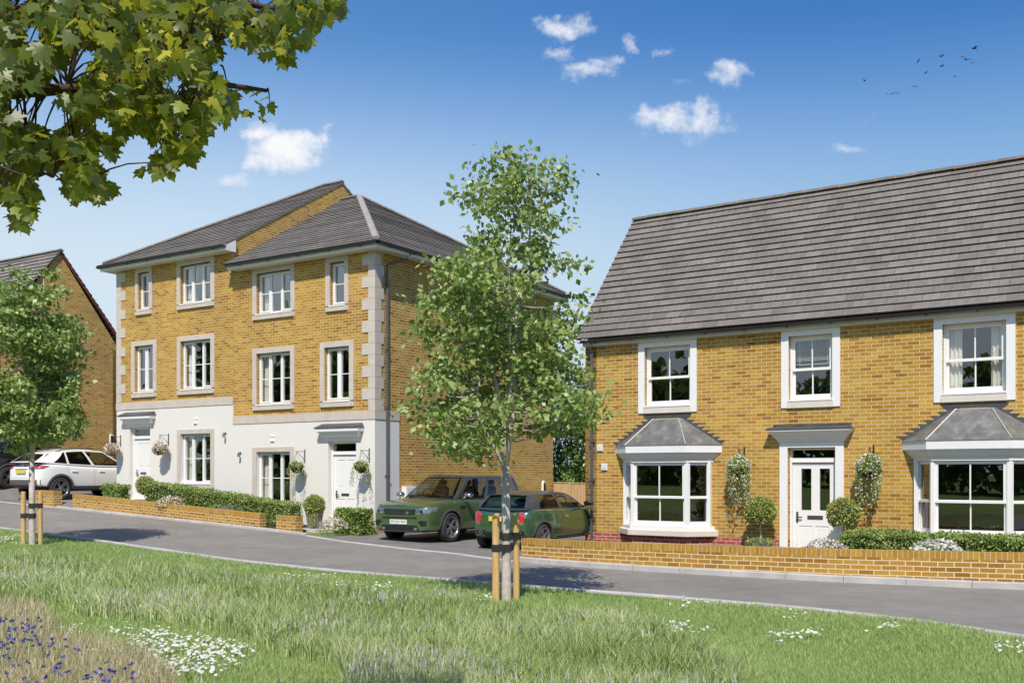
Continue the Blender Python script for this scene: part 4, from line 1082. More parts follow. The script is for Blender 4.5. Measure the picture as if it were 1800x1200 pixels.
# ------------------------------------------------------------------ staked young trees
def young_tree(label, x, y, z, env, fork, seed, ncl, per, height, leaf=.085, group='young staked trees on the lawn', r0=.066):
    """env: rows (height, left, right) of the crown outline in metres about the trunk"""
    R = np.random.default_rng(seed)
    o = thing('young_tree', label, 'tree', (x, y, z), 0, group)
    E = np.array(env, float)
    lo = lambda h: np.interp(h, E[:, 0], E[:, 1]); hi = lambda h: np.interp(h, E[:, 0], E[:, 2])
    w = MB()
    base = [(0, 0, -.1), (.0, 0, .05), (-.005, .0, fork * .5), (-.012, 0, fork)]
    w.tube(base, [r0 * 1.1, r0, r0 * .88, r0 * .8], 10)
    leaders = []
    for (dx, dy, top, rr, wig) in ((-.18, .05, height * .80, .034, .05), (.20, -.03, height * .97, .038, .06), (.02, .2, height * .88, .03, .05), (.05, -.22, height * .72, .026, .05), (-.35, -.15, height * .55, .022, .04)):
        pts = []; n = 9; ph = R.random() * 6
        for k in range(n):
            q = k / (n - 1); h = fork + (top - fork) * q; cx = (lo(h) + hi(h)) / 2
            s = min(1, q * 2.2)
            pts.append((dx * s + cx * q * .9 + wig * math.sin(q * 7 + ph) * s, dy * s + wig * math.cos(q * 6 + ph) * s, h))
        pts[0] = (-.012, 0, fork - .06)
        w.tube(pts, [rr * (1 - .82 * k / (n - 1)) for k in range(n)], 7); leaders.append(np.array(pts))
    LP = np.concatenate([np.stack([np.interp(np.linspace(0, 8, 50), np.arange(9), l[:, i]) for i in range(3)], 1) for l in leaders])
    C = []
    hs = np.linspace(E[0, 0], E[-1, 0], 60); ww = (hi(hs) - lo(hs)) ** 1.5 + .05; ww /= ww.sum()
    tries = 0
    while len(C) < ncl and tries < ncl * 40:
        tries += 1
        h = R.choice(hs, p=ww) + R.normal(0, .04); a = R.random() * 6.283; q = math.sqrt(R.random()) * .97
        c = (lo(h) + hi(h)) / 2; rw = (hi(h) - lo(h)) / 2
        p = np.array([c + math.cos(a) * q * rw, math.sin(a) * q * rw * .92, h])
        if vnoise(p[None], 2.3, seed)[0] < -.28 and q < .9: continue
        if any(np.linalg.norm((p - c2) * (1, 1, 1.35)) < .20 for c2 in C): continue
        C.append(p)
    C = np.array(C)
    for p in C:
        d = np.linalg.norm((LP - p) * (1, 1, .8), axis=1) + np.where(LP[:, 2] > p[2] - .12, 1.5, 0)
        q = LP[int(np.argmin(d))]; m = (q + p) / 2 + np.array([0, 0, -.06 - .08 * np.linalg.norm(p - q)])
        tt = np.linspace(0, 1, 5)[:, None]; cur = (1 - tt) ** 2 * q + 2 * tt * (1 - tt) * m + tt ** 2 * p
        L_ = np.linalg.norm(p - q); w.tube(cur, [.006 + .006 * min(1, L_), .006 + .004 * L_, .005, .004, .002], 4, cap=False)
    w.build('trunk', M['bark'], o, smooth=True, recalc=False)
    k = R.poisson(per, len(C)).clip(6); P = np.repeat(C, k, 0)
    g = R.normal(size=P.shape) * np.array([.13, .13, .062]); P = P + g
    out = P - np.stack([np.interp(P[:, 2], E[:, 0], (E[:, 1] + E[:, 2]) / 2), np.zeros(len(P)), P[:, 2] - .25], 1); out /= np.linalg.norm(out, axis=1, keepdims=True) + 1e-6
    tn = R.random(len(P)) ** 1.3 * .8 + np.repeat(R.normal(.10, .10, len(C)), k)
    leaves('crown', P, leaf * R.uniform(.55, 1.2, len(P)), M['leaf'], o, tn, axis_bias=(0, -.1, -.6), nrm_bias=(-.05, -.25, .75), out=out * .3, aspect=.74, fold=.10)
    return o
K1 = 13.07 / 1800; z1 = lambda py: (1061 - py) * K1
env1 = [(z1(y), (a - 895) * K1, (b - 895) * K1) for y, a, b in ((800, 800, 905), (780, 765, 960), (755, 745, 1025), (720, 722, 1072), (695, 722, 1078), (665, 745, 1060), (640, 752, 1012), (605, 748, 1018), (565, 738, 1045), (535, 745, 1045), (505, 760, 1040), (480, 768, 1030), (450, 830, 995), (425, 835, 985), (395, 812, 1000), (360, 806, 1004), (330, 815, 1002), (305, 838, 1000), (285, 850, 960), (268, 865, 925))]
T1 = young_tree('tall staked young tree in the middle of the lawn, before the gap between the houses', -.07, 13.07, .03, env1, 1.72, 3, 230, 54, 5.75, leaf=.094)
K2 = 20.47 / 1800; z2 = lambda py: (961 - py) * K2
env2 = [(z2(y), (a - 58) * K2, (b - 58) * K2) for y, a, b in ((790, 10, 105), (770, -10, 128), (745, -35, 140), (715, -45, 145), (690, -42, 148), (660, -40, 140), (630, -45, 142), (600, -42, 138), (570, -35, 142), (545, -20, 125), (520, -8, 112), (500, 5, 112), (485, 20, 95), (470, 35, 75))]
T2 = young_tree('smaller staked young tree at the left edge, before the brick gable and parked cars', -9.59, 20.47, .21, env2, 1.75, 9, 220, 64, 5.5, leaf=.108)
def stake(label, x, y, z, h, tx, ty, hz, r=.047):
    o = thing('tree_stake', label, 'stake', (x, y, z), 0, 'timber tree stakes')
    m = MB(); m.lathe([(.001, -.2), (r, -.2), (r * 1.02, h * .4), (r * .98, h - .02), (r * .86, h), (.001, h + .002)], 14); m.build('post', M['stake'], o, smooth=False)
    t = MB(); d = Vector((tx - x, ty - y, 0)); L = d.length; d.normalize(); s = Vector((-d.y, d.x, 0)); ra, rb = r + .006, .072
    # flat rubber strap looped round post and trunk
    pts = []
    for k in range(9): a = math.pi / 2 + math.pi * k / 8; pts.append(d * (math.cos(a) * ra) + s * (math.sin(a) * ra))
    for k in range(9): a = -math.pi / 2 + math.pi * k / 8; pts.append(d * (L + math.cos(a) * rb) + s * (math.sin(a) * rb))
    n = len(pts); v = []
    for p in pts: v += [(p.x, p.y, hz - .045), (p.x, p.y, hz + .045)]
    t.add(v, [(2 * i, 2 * ((i + 1) % n), 2 * ((i + 1) % n) + 1, 2 * i + 1) for i in range(n)])
    m2 = d * (L * .45); t.box(m2.x - .035, m2.x + .035, m2.y - .05, m2.y + .05, hz - .04, hz + .04)
    t.build('rubber_tie', M['rubber'], o)
stake('timber stake left of the trunk of the tall middle tree', -.205, 13.0, .02, 1.14, -.07, 13.07, .70)
stake('timber stake right of the trunk of the tall middle tree', .055, 13.2, .02, 1.13, -.075, 13.07, .845, .042)
stake('timber stake left of the trunk of the smaller left tree', -9.745, 20.42, .2, 1.10, -9.59, 20.47, .62)
stake('timber stake right of the trunk of the smaller left tree', -9.45, 20.52, .2, 1.10, -9.59, 20.47, .82, .042)

# ------------------------------------------------------------------ big maple overhanging from the left
def at(px, py, Y): return np.array([(px - 900) / 1800 * Y, Y, CAM_H + (831 - py) / 1800 * Y])
LEAF2D = np.array([(0, 0), (.10, -.02), (.30, -.10), (.34, .02), (.56, .10), (.47, .20), (.40, .30), (.62, .50), (.60, .62), (.44, .56), (.28, .56), (.26, .74), (.13, .84), (0, 1.06),
                   (-.13, .84), (-.26, .74), (-.28, .56), (-.44, .56), (-.60, .62), (-.62, .50), (-.40, .30), (-.47, .20), (-.56, .10), (-.34, .02), (-.30, -.10), (-.10, -.02)])
def in_poly(px, py, poly):
    poly = np.asarray(poly, float); r = np.zeros(len(px), bool); j = len(poly) - 1
    for i in range(len(poly)):
        xi, yi = poly[i]; xj, yj = poly[j]
        c = ((yi > py) != (yj > py)) & (px < (xj - xi) * (py - yi) / (yj - yi + 1e-9) + xi); r ^= c; j = i
    return r
def maple_tree():
    tx, ty = -5.6, 2.2; tz = gzf(tx, ty)
    o = thing('maple_tree', 'large maple whose leafy boughs hang into the top left corner', 'tree', (tx, ty, tz))
    off = np.array([tx, ty, tz])
    w = MB(); r = random.Random(4)
    w.tube([(0, 0, -.2), (.02, 0, .5), (.05, .05, 1.8), (.0, .1, 3.2), (-.1, .1, 4.6), (-.1, .2, 6.0)], [.30, .24, .21, .19, .15, .09], 12)
    MS = .60
    boughs = [  # hand set: from the trunk outwards, pixel, pixel, depth
        ([(-.03, .1, 3.0)], [(-140, 150, 5.2), (-20, 165, 5.8), (110, 157, 6.1), (200, 160, 6.2), (275, 175, 6.3), (350, 190, 6.4)], .045),
        ([(-.05, .1, 3.7)], [(-120, -60, 5.3), (60, -20, 5.9), (170, 38, 6.2), (235, 62, 6.3), (300, 95, 6.5), (400, 150, 6.7), (470, 160, 6.8)], .05),
        ([(-.08, .1, 4.2)], [(-60, -130, 5.6), (150, -80, 6.2), (330, -20, 6.6), (470, 15, 6.9), (585, 18, 7.1)], .045),
        ([(.0, .1, 2.4)], [(-130, 215, 5.0), (0, 212, 5.5), (60, 260, 5.7), (110, 290, 5.8), (160, 315, 5.8)], .032),
        ([(.0, .1, 2.0)], [(-120, 300, 4.9), (-20, 300, 5.3), (20, 335, 5.4)], .022),
    ]
    tips = []
    for st, path, rad0 in boughs:
        pts = [np.array(st[0])] + [at(p[0], p[1], p[2] * MS) - off for p in path]
        n = len(pts); w.tube(pts, [rad0 * .75 * (1 - .8 * k / (n - 1)) for k in range(n)], 7); tips += [np.array(p) for p in pts[1:]]
    tips = np.array(tips)
    seg = np.concatenate([np.linspace(tips[i], tips[i + 1], 12) for i in range(len(tips) - 1) if np.linalg.norm(tips[i] - tips[i + 1]) < 2.2])
    main = [(-320, -80), (640, -80), (620, -40), (606, 8), (596, 30), (560, 38), (545, 70), (512, 78), (508, 108), (480, 92), (462, 94), (440, 70), (398, 62), (375, 92), (365, 125), (402, 150), (416, 172), (402, 205), (372, 212), (355, 240), (352, 272), (312, 285), (268, 306), (245, 298), (205, 272), (183, 268), (187, 245), (205, 215), (175, 192), (150, 196), (168, 240), (160, 282), (200, 325), (175, 350), (146, 335), (128, 350), (95, 322), (72, 305), (58, 372), (30, 402), (18, 352), (-30, 330), (-320, 330)]
    N = 12500
    px = RNG.uniform(-320, 640, N); py = RNG.uniform(-80, 405, N)
    ok = in_poly(px, py, main)
    dn = vnoise(np.stack([px / 42, py / 42, np.zeros(N)], 1), 1., 2.)
    thin = np.where((px < 190) & (py > 60), -.20, -.42); ok &= dn > thin
    ok &= ~in_poly(px, py, [(35, 40), (75, 30), (72, 62), (40, 70)]) & ~in_poly(px, py, [(65, 180), (112, 178), (118, 215), (84, 240), (62, 205)])
    infr = (px > -30) & (py > -30); ok &= infr | (RNG.random(N) < .2)
    px, py = px[ok], py[ok]
    extra = [(455, 160), (470, 170), (448, 178), (462, 188), (474, 182), (440, 196), (455, 205), (432, 152), (500, 78), (502, 95), (493, 104), (590, 10), (600, 22), (575, 28), (52, 350), (30, 375), (34, 392), (125, 340), (130, 352), (170, 345), (178, 330), (190, 318)]
    px = np.r_[px, [e[0] for e in extra]]; py = np.r_[py, [e[1] for e in extra]]
    Y = 6.1 + (px / 640) * .9 + RNG.normal(0, .55, len(px)); Y = Y.clip(4.6, 8.2) * MS
    P = np.stack([(px - 900) / 1800 * Y, Y, CAM_H + (831 - py) / 1800 * Y], 1) - off
    n = len(P)
    # twigs gathering the leaves
    gsel = np.arange(0, n, 7)
    for i in gsel:
        d = np.linalg.norm(seg - P[i], axis=1); q = seg[int(np.argmin(d))]
        if d.min() < .42:
            m = (q + P[i]) / 2 + np.array([0, 0, .06]); tt = np.linspace(0, 1, 5)[:, None]
            w.tube((1 - tt) ** 2 * q + 2 * tt * (1 - tt) * m + tt ** 2 * P[i], [.0045, .004, .003, .0025, .002], 4, cap=False)
    w.build('trunk', M['twig'], o, smooth=True, recalc=False)
    ax = rand_unit(n) * .8 + np.array([.15, 0, -.75]); ax /= np.linalg.norm(ax, axis=1, keepdims=True)
    nr = rand_unit(n) * .75 + np.array([.1, -.55, .75]); sd = np.cross(ax, nr); sd /= np.linalg.norm(sd, axis=1, keepdims=True); up = np.cross(sd, ax)
    sz = MS * RNG.uniform(.058, .100, n)[:, None, None]
    k = len(LEAF2D); pts = np.concatenate([LEAF2D, [(0, .38)]], 0)
    droop = -.10 * np.abs(pts[:, 0]) ** 1.4 - .10 * np.maximum(pts[:, 1] - .3, 0) ** 2
    V = P[:, None, :] + sz * (pts[None, :, 0:1] * sd[:, None, :] + pts[None, :, 1:2] * ax[:, None, :] + (droop[None, :, None] * (1 + RNG.normal(0, .8, (n, 1, 1)))) * up[:, None, :] * 1.6)
    b = np.arange(n)[:, None, None] * (k + 1)
    F = b + np.array([(k, i, (i + 1) % k) for i in range(k)])[None]
    yel = RNG.random(n) * .84 + .12 * (vnoise(P, 1.4, 5.) > .55)
    np_mesh('crown', V.reshape(-1, 3), F.reshape(-1, 3), M['maple'], o, np.repeat(yel.clip(0, 1), k + 1))
    return o
maple_tree()

# ------------------------------------------------------------------ behind the houses
def leafy_tree(name, label, x, y, z, blobs, n, mat, size, aspect=.4, trunk=.16, th=2.):
    o = thing(name, label, 'tree', (x, y, z))
    w = MB(); w.tube([(0, 0, -.3), (.03, 0, th * .5), (0, .05, th), (.05, 0, th + 1.2)], [trunk, trunk * .8, trunk * .65, trunk * .3], 9)
    for (c, r) in blobs: w.tube([(0, 0, th * .7), tuple(np.array(c) * (.55, .55, .9)), c], [trunk * .4, trunk * .25, .02], 6)
    w.build('trunk', M['twig'], o, smooth=True, recalc=False)
    tot = sum(r ** 2 for c, r in blobs); Ps, Os = [], []
    for (c, r) in blobs:
        P, v = ball_points(int(n * r * r / tot), c, r, 1.05, .22); P = P + .10 * r * vnoise(P, 3.)[:, None] * v; Ps.append(P); Os.append(v)
    P = np.concatenate(Ps); O = np.concatenate(Os)
    leaves('crown', P, size * RNG.uniform(.6, 1.25, len(P)), M[mat], o, (RNG.random(len(P)) * .75 + .15 * vnoise(P, 2.) + .1), out=O * .6, axis_bias=(0, 0, -.3), aspect=aspect)
    return o
c = Lp(1.35, 13.2)
leafy_tree('laurel_tree', 'dense glossy laurel filling the gap behind the fence', c[0], c[1], .0, [((0, 0, 1.4), 1.25), ((.3, -.2, 2.6), 1.25), ((-.5, .1, 3.4), 1.1), ((.5, .2, 4.0), 1.15), ((-.1, 0, 4.9), .85), ((1.4, .3, 1.5), 1.2), ((1.5, .1, 3.0), 1.1), ((-1.5, .2, 1.8), 1.1)], 11000, 'laurel', .20, .38, .14, 1.2)
def fence_run(name, label, cat, a, b, n_, h, boards, post):
    (x0, y0), (x1, y1) = Lp(a, n_), Lp(b, n_); L = abs(b - a)
    o = thing(name, label, cat, (x0, y0, 0), ANG_L); m = MB(); k = max(1, round(L / boards)); rr = random.Random(5)
    for i in range(k):
        u0, u1 = L * i / k + .004, L * (i + 1) / k - .004; j = rr.uniform(-.004, .004); m.box(u0, u1, -.012 + j, .010 + j, .02, h - .03)
    m.build('board_panel', M['fence'], o)
    t = MB(); t.box(0, L, -.03, .03, h - .029, h); t.box(0, L, .0105, .05, .4, .48); t.box(0, L, .0105, .05, h - .35, h - .27); t.build('rail', M['fence'], o)
    if post:
        for u in np.arange(0, L + .01, 1.8):
            p = MB(); p.box(u - .05, u + .05, -.06, .06, -.1, h + .02); p.build('post', M['fence'], o)
    return o
g = fence_run('garden_gate', 'plain timber garden gate at the back corner of the townhouse drive', 'gate', -.06, -.64, 9.0, 1.37, .29, False)
h = MB(); h.box(.06, .10, -.05, -.013, .9, 1.0); h.build('latch', M['black'], g)
fence_run('board_fence', 'vertical board fence between the drive and the bay-windowed house', 'fence', -.70, -5.9, 9.02, 1.36, .125, True)
# woodland behind the viewpoint; it shows in the window reflections
def woodland():
    n = 52000; path = np.array([(-40, 26), (-39, 8), (-47, -16), (-38, -33), (0, -36), (95, -34)], float)
    cum = np.r_[0, np.cumsum(np.linalg.norm(np.diff(path, axis=0), axis=1))]; q = RNG.random(n) * cum[-1]
    base = 8.7 + 1.7 * np.sin(q * .21) + 1.6 * np.sin(q * .53 + 1) + 1. * np.sin(q * 1.3)
    h = base * RNG.random(n) ** .62; spread = 1.6 * (1.3 - h / 14)
    x = np.interp(q, cum, path[:, 0]) + RNG.normal(0, 1, n) * spread; y = np.interp(q, cum, path[:, 1]) + RNG.normal(0, 1, n) * spread
    P = np.stack([x, y, h + gz(x, y) * .6], 1)
    keep = (vnoise(P, .55) > -.42)
    P = P[keep]
    o = leaves('woodland', P, RNG.uniform(.6, 1.2, len(P)), M['woodland'], None, RNG.random(len(P)), aspect=.75, nrm_bias=(0, .5, .4))
    o['kind'] = 'stuff'; o['label'] = 'belt of woodland across the green, mirrored in the windows'
woodland()

# ------------------------------------------------------------------ birds
def bird(i, px, py, size, roll, Y=70.):
    p = at(px, py, Y); m = MB()
    m.tube([(-.5, 0, 0), (-.28, 0, .01), (0, 0, .02), (.3, 0, .03), (.45, 0, .03), (.56, 0, .015)], [.01, .05, .095, .085, .055, .008], 7)
    m.add([(-.5, 0, 0), (-.74, .09, 0), (-.70, 0, 0), (-.74, -.09, 0)], [(0, 1, 2), (0, 2, 3)])
    for s in (1, -1): m.add([(.22, .06 * s, .03), (-.12, .06 * s, .03), (-.10, .5 * s, .26), (.20, .48 * s, .28), (-.22, .98 * s, .18), (.0, .95 * s, .2)], [(0, 1, 2, 3), (3, 2, 4, 5)])
    o = m.build('bird', M['black'], recalc=False); o.location = p; o.scale = (size,) * 3; o.rotation_euler = roll
    return o
rb = random.Random(2)
BL = ['bird at the far left of the flock, flying alone', 'leftmost of the three small low birds in the flock', 'middle of the three small low birds in the flock', 'rightmost of the three small low birds in the flock', 'small bird just above the three low birds', 'faint high bird left of the two stacked birds', 'small bird below the faint high bird', 'upper of the two dark birds stacked one above the other', 'lower of the two dark birds stacked one above the other', 'faint bird below and left of the leading four', 'topmost dark bird of the flock', 'second dark bird below the topmost one', 'small dark bird nearest the right edge of the flock']
for i, (px, py, s) in enumerate(((1519, 142, .13), (1560, 166, .10), (1569, 165, .09), (1577, 165, .11), (1608, 153, .12), (1615, 108, .12), (1627, 129, .13), (1656, 99, .18), (1656, 117, .16), (1678, 135, .10), (1713, 86, .21), (1697, 105, .21), (1710, 111, .15))):
    o = bird(i, px, py, s * 1.45, (rb.uniform(-.5, .5), rb.uniform(-.3, .3), rb.uniform(0, 6.28)), 50)
    tag(o, BL[i], 'bird', 'birds flying over the houses')

# ------------------------------------------------------------------ grass and meadow flowers
def blades(name, X, Y, h, w, mat, tint, lean=.35, seg=True, z=None):
    n = len(X); Z = lawn_zv(X, Y) - .006 if z is None else z
    az = RNG.random(n) * 6.283; le = np.abs(RNG.normal(0, lean, n)) * h
    dx, dy = np.cos(az) * le, np.sin(az) * le
    fa = RNG.normal(0, .9, n); sx, sy = np.cos(fa) * w / 2, np.sin(fa) * w / 2
    B = np.stack([X, Y, Z], 1); Sd = np.stack([sx, sy, np.zeros(n)], 1); tip = B + np.stack([dx, dy, h], 1)
    if seg:
        mid = B + np.stack([dx * .32, dy * .32, h * .58], 1)
        V = np.stack([B - Sd, B + Sd, mid + Sd * .8, mid - Sd * .8, tip], 1).reshape(-1, 3); b = np.arange(n)[:, None] * 5
        F = np.concatenate([b + np.array([0, 1, 2]), b + np.array([0, 2, 3]), b + np.array([3, 2, 4])], 0); k = 5
    else:
        V = np.stack([B - Sd, B + Sd, tip], 1).reshape(-1, 3); F = np.arange(n * 3).reshape(-1, 3); k = 3
    o = np_mesh(name, V, F, mat, None, np.repeat(np.clip(tint, 0, 1), k)); o['kind'] = 'stuff'
    return o
def px_of(X, Y, Z=None):
    Z = lawn_zv(X, Y) if Z is None else Z
    return 900 + X / Y * 1800, 831 - (Z - CAM_H) / Y * 1800
def ground_samples(n, y0, y1, power):
    """points over the lawn in view (with a margin), denser near the viewer"""
    u = RNG.random(n); a = 1 - power; Y = (y0 ** a + u * (y1 ** a - y0 ** a)) ** (1 / a) if abs(a) > 1e-6 else y0 * (y1 / y0) ** u
    X = RNG.uniform(-.60, .60, n) * Y
    t, nn = tL(X, Y), nL(X, Y); ok = nn < near_n(t) - .14
    return X[ok], Y[ok]
SHORT = [[(-60, 1062), (60, 1062), (150, 1085), (265, 1090), (330, 1105), (430, 1120), (440, 1150), (560, 1172), (600, 1240), (250, 1260), (-60, 1100)], [(425, 1120), (470, 1150), (585, 1170), (620, 1260), (380, 1260), (400, 1180)]]
LONG = [(-200, 982), (150, 984), (300, 1010), (480, 1032), (620, 1052), (760, 1066), (880, 1086), (1000, 1090), (1120, 1106), (1180, 1130), (1230, 1160), (1290, 1200), (1330, 1300), (-200, 1300)]
DRY = [(-120, 1062), (60, 1072), (90, 1095), (80, 1120), (160, 1140), (250, 1165), (290, 1190), (330, 1300), (-120, 1300)]
def zones(X, Y):
    px, py = px_of(X, Y); j = 14
    px = px + 16 * vnoise(np.stack([X, Y, X * 0], 1), 3.1); py = py + 5 * vnoise(np.stack([X, Y, X * 0], 1), 2.7, 4.)
    sh = in_poly(px, py, SHORT[0]) | in_poly(px, py, SHORT[1]); dr = in_poly(px, py, DRY)
    return in_poly(px, py, LONG) & ~sh & ~dr, dr
X, Y = ground_samples(270000, 6.6, 26, 1.6)
lg, dr = zones(X, Y)
s = ~(lg | dr)
pn = vnoise(np.stack([X, Y, X * 0], 1), 1.1, 1.)
blades('short_grass', X, Y, RNG.uniform(.030, .062, len(X)) * np.where(s, 1, 1.2), .0055 + .00062 * Y, M['grass'], RNG.random(len(X)) * .62 + .22 + .20 * pn, .45, False)
X, Y = ground_samples(250000, 6.6, 24, 1.6); lg, dr = zones(X, Y)
tuft = vnoise(np.stack([X, Y, X * 0], 1), 4.2, 7.); k = lg & (tuft + RNG.normal(0, .35, len(X)) > -.28)
X, Y, tuft = X[k], Y[k], tuft[k]; pn = vnoise(np.stack([X, Y, X * 0], 1), .9, 1.)
blades('long_grass', X, Y, RNG.uniform(.10, .25, len(X)) * (1 + .40 * tuft), .0065 + .00068 * Y, M['longgrass'], RNG.random(len(X)) * .75 + .10 + .20 * pn + .08 * tuft, .48, True)
X, Y = ground_samples(110000, 6.4, 13, 1.3); lg, dr = zones(X, Y); X, Y = X[dr], Y[dr]
blades('dry_grass', X, Y, RNG.uniform(.08, .27, len(X)), .0075 + 0 * X, M['drygrass'], RNG.random(len(X)), .35, True)
# seed heads standing above the long grass
X, Y = ground_samples(42000, 6.6, 22, 1.4); lg, dr = zones(X, Y); cl = vnoise(np.stack([X, Y, X * 0], 1), 1.6, 3.)
k = lg & (cl + RNG.normal(0, .3, len(X)) > .58); X, Y = X[k], Y[k]; n = len(X); hh = RNG.uniform(.14, .26, n)
blades('seed_heads', X, Y, RNG.uniform(.04, .085, n), .006 + .0006 * Y, M['seed'], RNG.random(n), .3, True, z=lawn_zv(X, Y) + hh)
# daisies
def discs(name, X, Y, Z, r, mat, tilt=.35, k=7):
    n = len(X); nr = rand_unit(n) * tilt + np.array([0, -.25, 1]); nr /= np.linalg.norm(nr, axis=1, keepdims=True)
    a = np.cross(nr, np.array([1., 0, 0])); a /= np.linalg.norm(a, axis=1, keepdims=True); b = np.cross(nr, a)
    C = np.stack([X, Y, Z], 1); V = [C + nr * .006]
    for i in range(k):
        t = 6.283 * i / k; V.append(C + (a * math.cos(t) + b * math.sin(t)) * np.asarray(r).reshape(-1, 1))
    V = np.stack(V, 1).reshape(-1, 3); F = (np.arange(n)[:, None, None] * (k + 1) + np.array([(0, 1 + i, 1 + (i + 1) % k) for i in range(k)])[None]).reshape(-1, 3)
    o = np_mesh(name, V, F, mat, None, np.repeat(RNG.random(n) * .8 + .2, k + 1)); o['kind'] = 'stuff'; return o
DA = [([(190, 1100), (240, 1098), (300, 1106), (345, 1118), (430, 1125), (440, 1140), (420, 1160), (370, 1180), (300, 1185), (230, 1165), (160, 1150), (150, 1138), (215, 1140), (235, 1125)], 760), ([(110, 1098), (150, 1090), (150, 1106), (115, 1108)], 14), ([(515, 1028), (560, 1022), (680, 1026), (676, 1034), (620, 1038), (540, 1036)], 260), ([(0, 940), (40, 938), (36, 950), (0, 952)], 60), ([(1135, 1096), (1190, 1092), (1250, 1100), (1240, 1110), (1150, 1108)], 70), ([(1355, 1073), (1410, 1072), (1410, 1081), (1360, 1080)], 18), ([(1355, 1108), (1440, 1104), (1445, 1116), (1360, 1120)], 55), ([(1540, 1098), (1570, 1096), (1570, 1102), (1545, 1104)], 22), ([(1740, 1132), (1800, 1128), (1820, 1142), (1745, 1142)], 34), ([(830, 1048), (862, 1046), (862, 1056), (834, 1056)], 26), ([(1190, 1052), (1260, 1056), (1260, 1062), (1190, 1060)], 24), ([(500, 1004), (590, 1012), (590, 1017), (500, 1012)], 40)]
XX, YY = [], []
for poly, n in DA:
    p = np.array(poly); c = 0; px = RNG.uniform(p[:, 0].min(), p[:, 0].max(), n * 6); py = RNG.uniform(p[:, 1].min(), p[:, 1].max(), n * 6); ok = in_poly(px, py, poly); px, py = px[ok][:n], py[ok][:n]
    keepn = vnoise(np.stack([px / 16, py / 7, px * 0], 1), 1., 3.) + RNG.normal(0, .35, len(px)) > -.22; px, py = px[keepn] + RNG.normal(0, 9, keepn.sum()), py[keepn] + RNG.normal(0, 2.2, keepn.sum()); Yq = np.full(len(px), 12.)
    for _ in range(30): Yq = (CAM_H - lawn_zv((px - 900) / 1800 * Yq, Yq) - .07) * 1800 / (py - 831)
    XX.append((px - 900) / 1800 * Yq); YY.append(Yq)
X, Y = np.concatenate(XX), np.concatenate(YY); Z = lawn_zv(X, Y) + RNG.uniform(.05, .10, len(X))
d = discs('daisies', X, Y, Z, RNG.uniform(.009, .017, len(X)) * (1 + .02 * Y), M['petal']); d['label'] = 'patches of small white daisies in the lawn'
blades('daisy_stems', X, Y, Z - lawn_zv(X, Y), .004 + 0 * X, M['grass'], RNG.random(len(X)) * .5, .15, False)
# cornflowers at the lower left
n = 120; px = np.r_[RNG.uniform(-40, 75, 62), RNG.uniform(-30, 150, 40), RNG.uniform(150, 235, 18)]; py = np.r_[RNG.uniform(1085, 1135, 62), RNG.uniform(1120, 1215, 40), RNG.uniform(1165, 1195, 18)]
Yq = np.full(n, 9.)
for _ in range(30): Yq = (CAM_H - lawn_zv((px - 900) / 1800 * Yq, Yq) - .26) * 1800 / (py - 831)
X = (px - 900) / 1800 * Yq; Z = lawn_zv(X, Yq) + .26 + RNG.normal(0, .02, n)
P = np.repeat(np.stack([X, Yq, Z], 1), 12, 0); out = rand_unit(n * 12); out[:, 2] = np.abs(out[:, 2]) * .6 + .1
o = leaves('cornflowers', P, .024 * RNG.uniform(.7, 1.2, len(P)), M['bluepetal'], None, out=out * 2, aspect=.7); o['kind'] = 'stuff'; o['label'] = 'blue cornflowers in the dry grass at the lower left'
blades('flower_stems', X, Yq, Z - lawn_zv(X, Yq), .005 + 0 * X, M['grass'], RNG.random(n) * .5, .08, True)
# ------------------------------------------------------------------ cars (x forward from the rear bumper, y left, z up)
def spl(xs, ys):
    xs = np.array(xs, float); ys = np.array(ys, float)
    return lambda x: float(np.interp(x, xs, ys))
def eval_mesh(o):
    dg = bpy.context.evaluated_depsgraph_get(); dg.update()
    return bpy.data.meshes.new_from_object(o.evaluated_get(dg))
def car_shell(st, hump=.0):
    """closed lower body lofted through stations (x, half width, sill, shoulder, top edge, top centre)"""
    mb = MB(); rows = []
    for (x, w, zb, zs, zt, zc) in st:
        h = zs - zb
        half = [(0, zb), (w * .62, zb), (w * .93, zb + .03), (w * .985, zb + .20 * h), (w, zb + .48 * h), (w * .985, zb + .80 * h), (w * .955, zs), (w * .84, zt), (w * .45, (zt + zc) / 2 + .008), (0, zc)]
        ring = [(x, y, z) for y, z in half] + [(x, -y, z) for y, z in half[-2:0:-1]]
        rows.append(ring)
    n = len(rows[0]); v = [p for r in rows for p in r]
    f = [(i * n + k, i * n + (k + 1) % n, (i + 1) * n + (k + 1) % n, (i + 1) * n + k) for i in range(len(rows) - 1) for k in range(n)]
    h = n // 2
    for base in (0, (len(rows) - 1) * n):      # end caps as quad strips
        for k in range(h):
            a, b, c, d = base + k, base + k + 1, base + (n - k - 1) % n, base + (n - k) % n
            q = []
            for i in (a, b, c, d):
                if i not in q: q.append(i)
            if len(q) > 2: f.append(tuple(q))
    mb.add(v, f)
    return mb
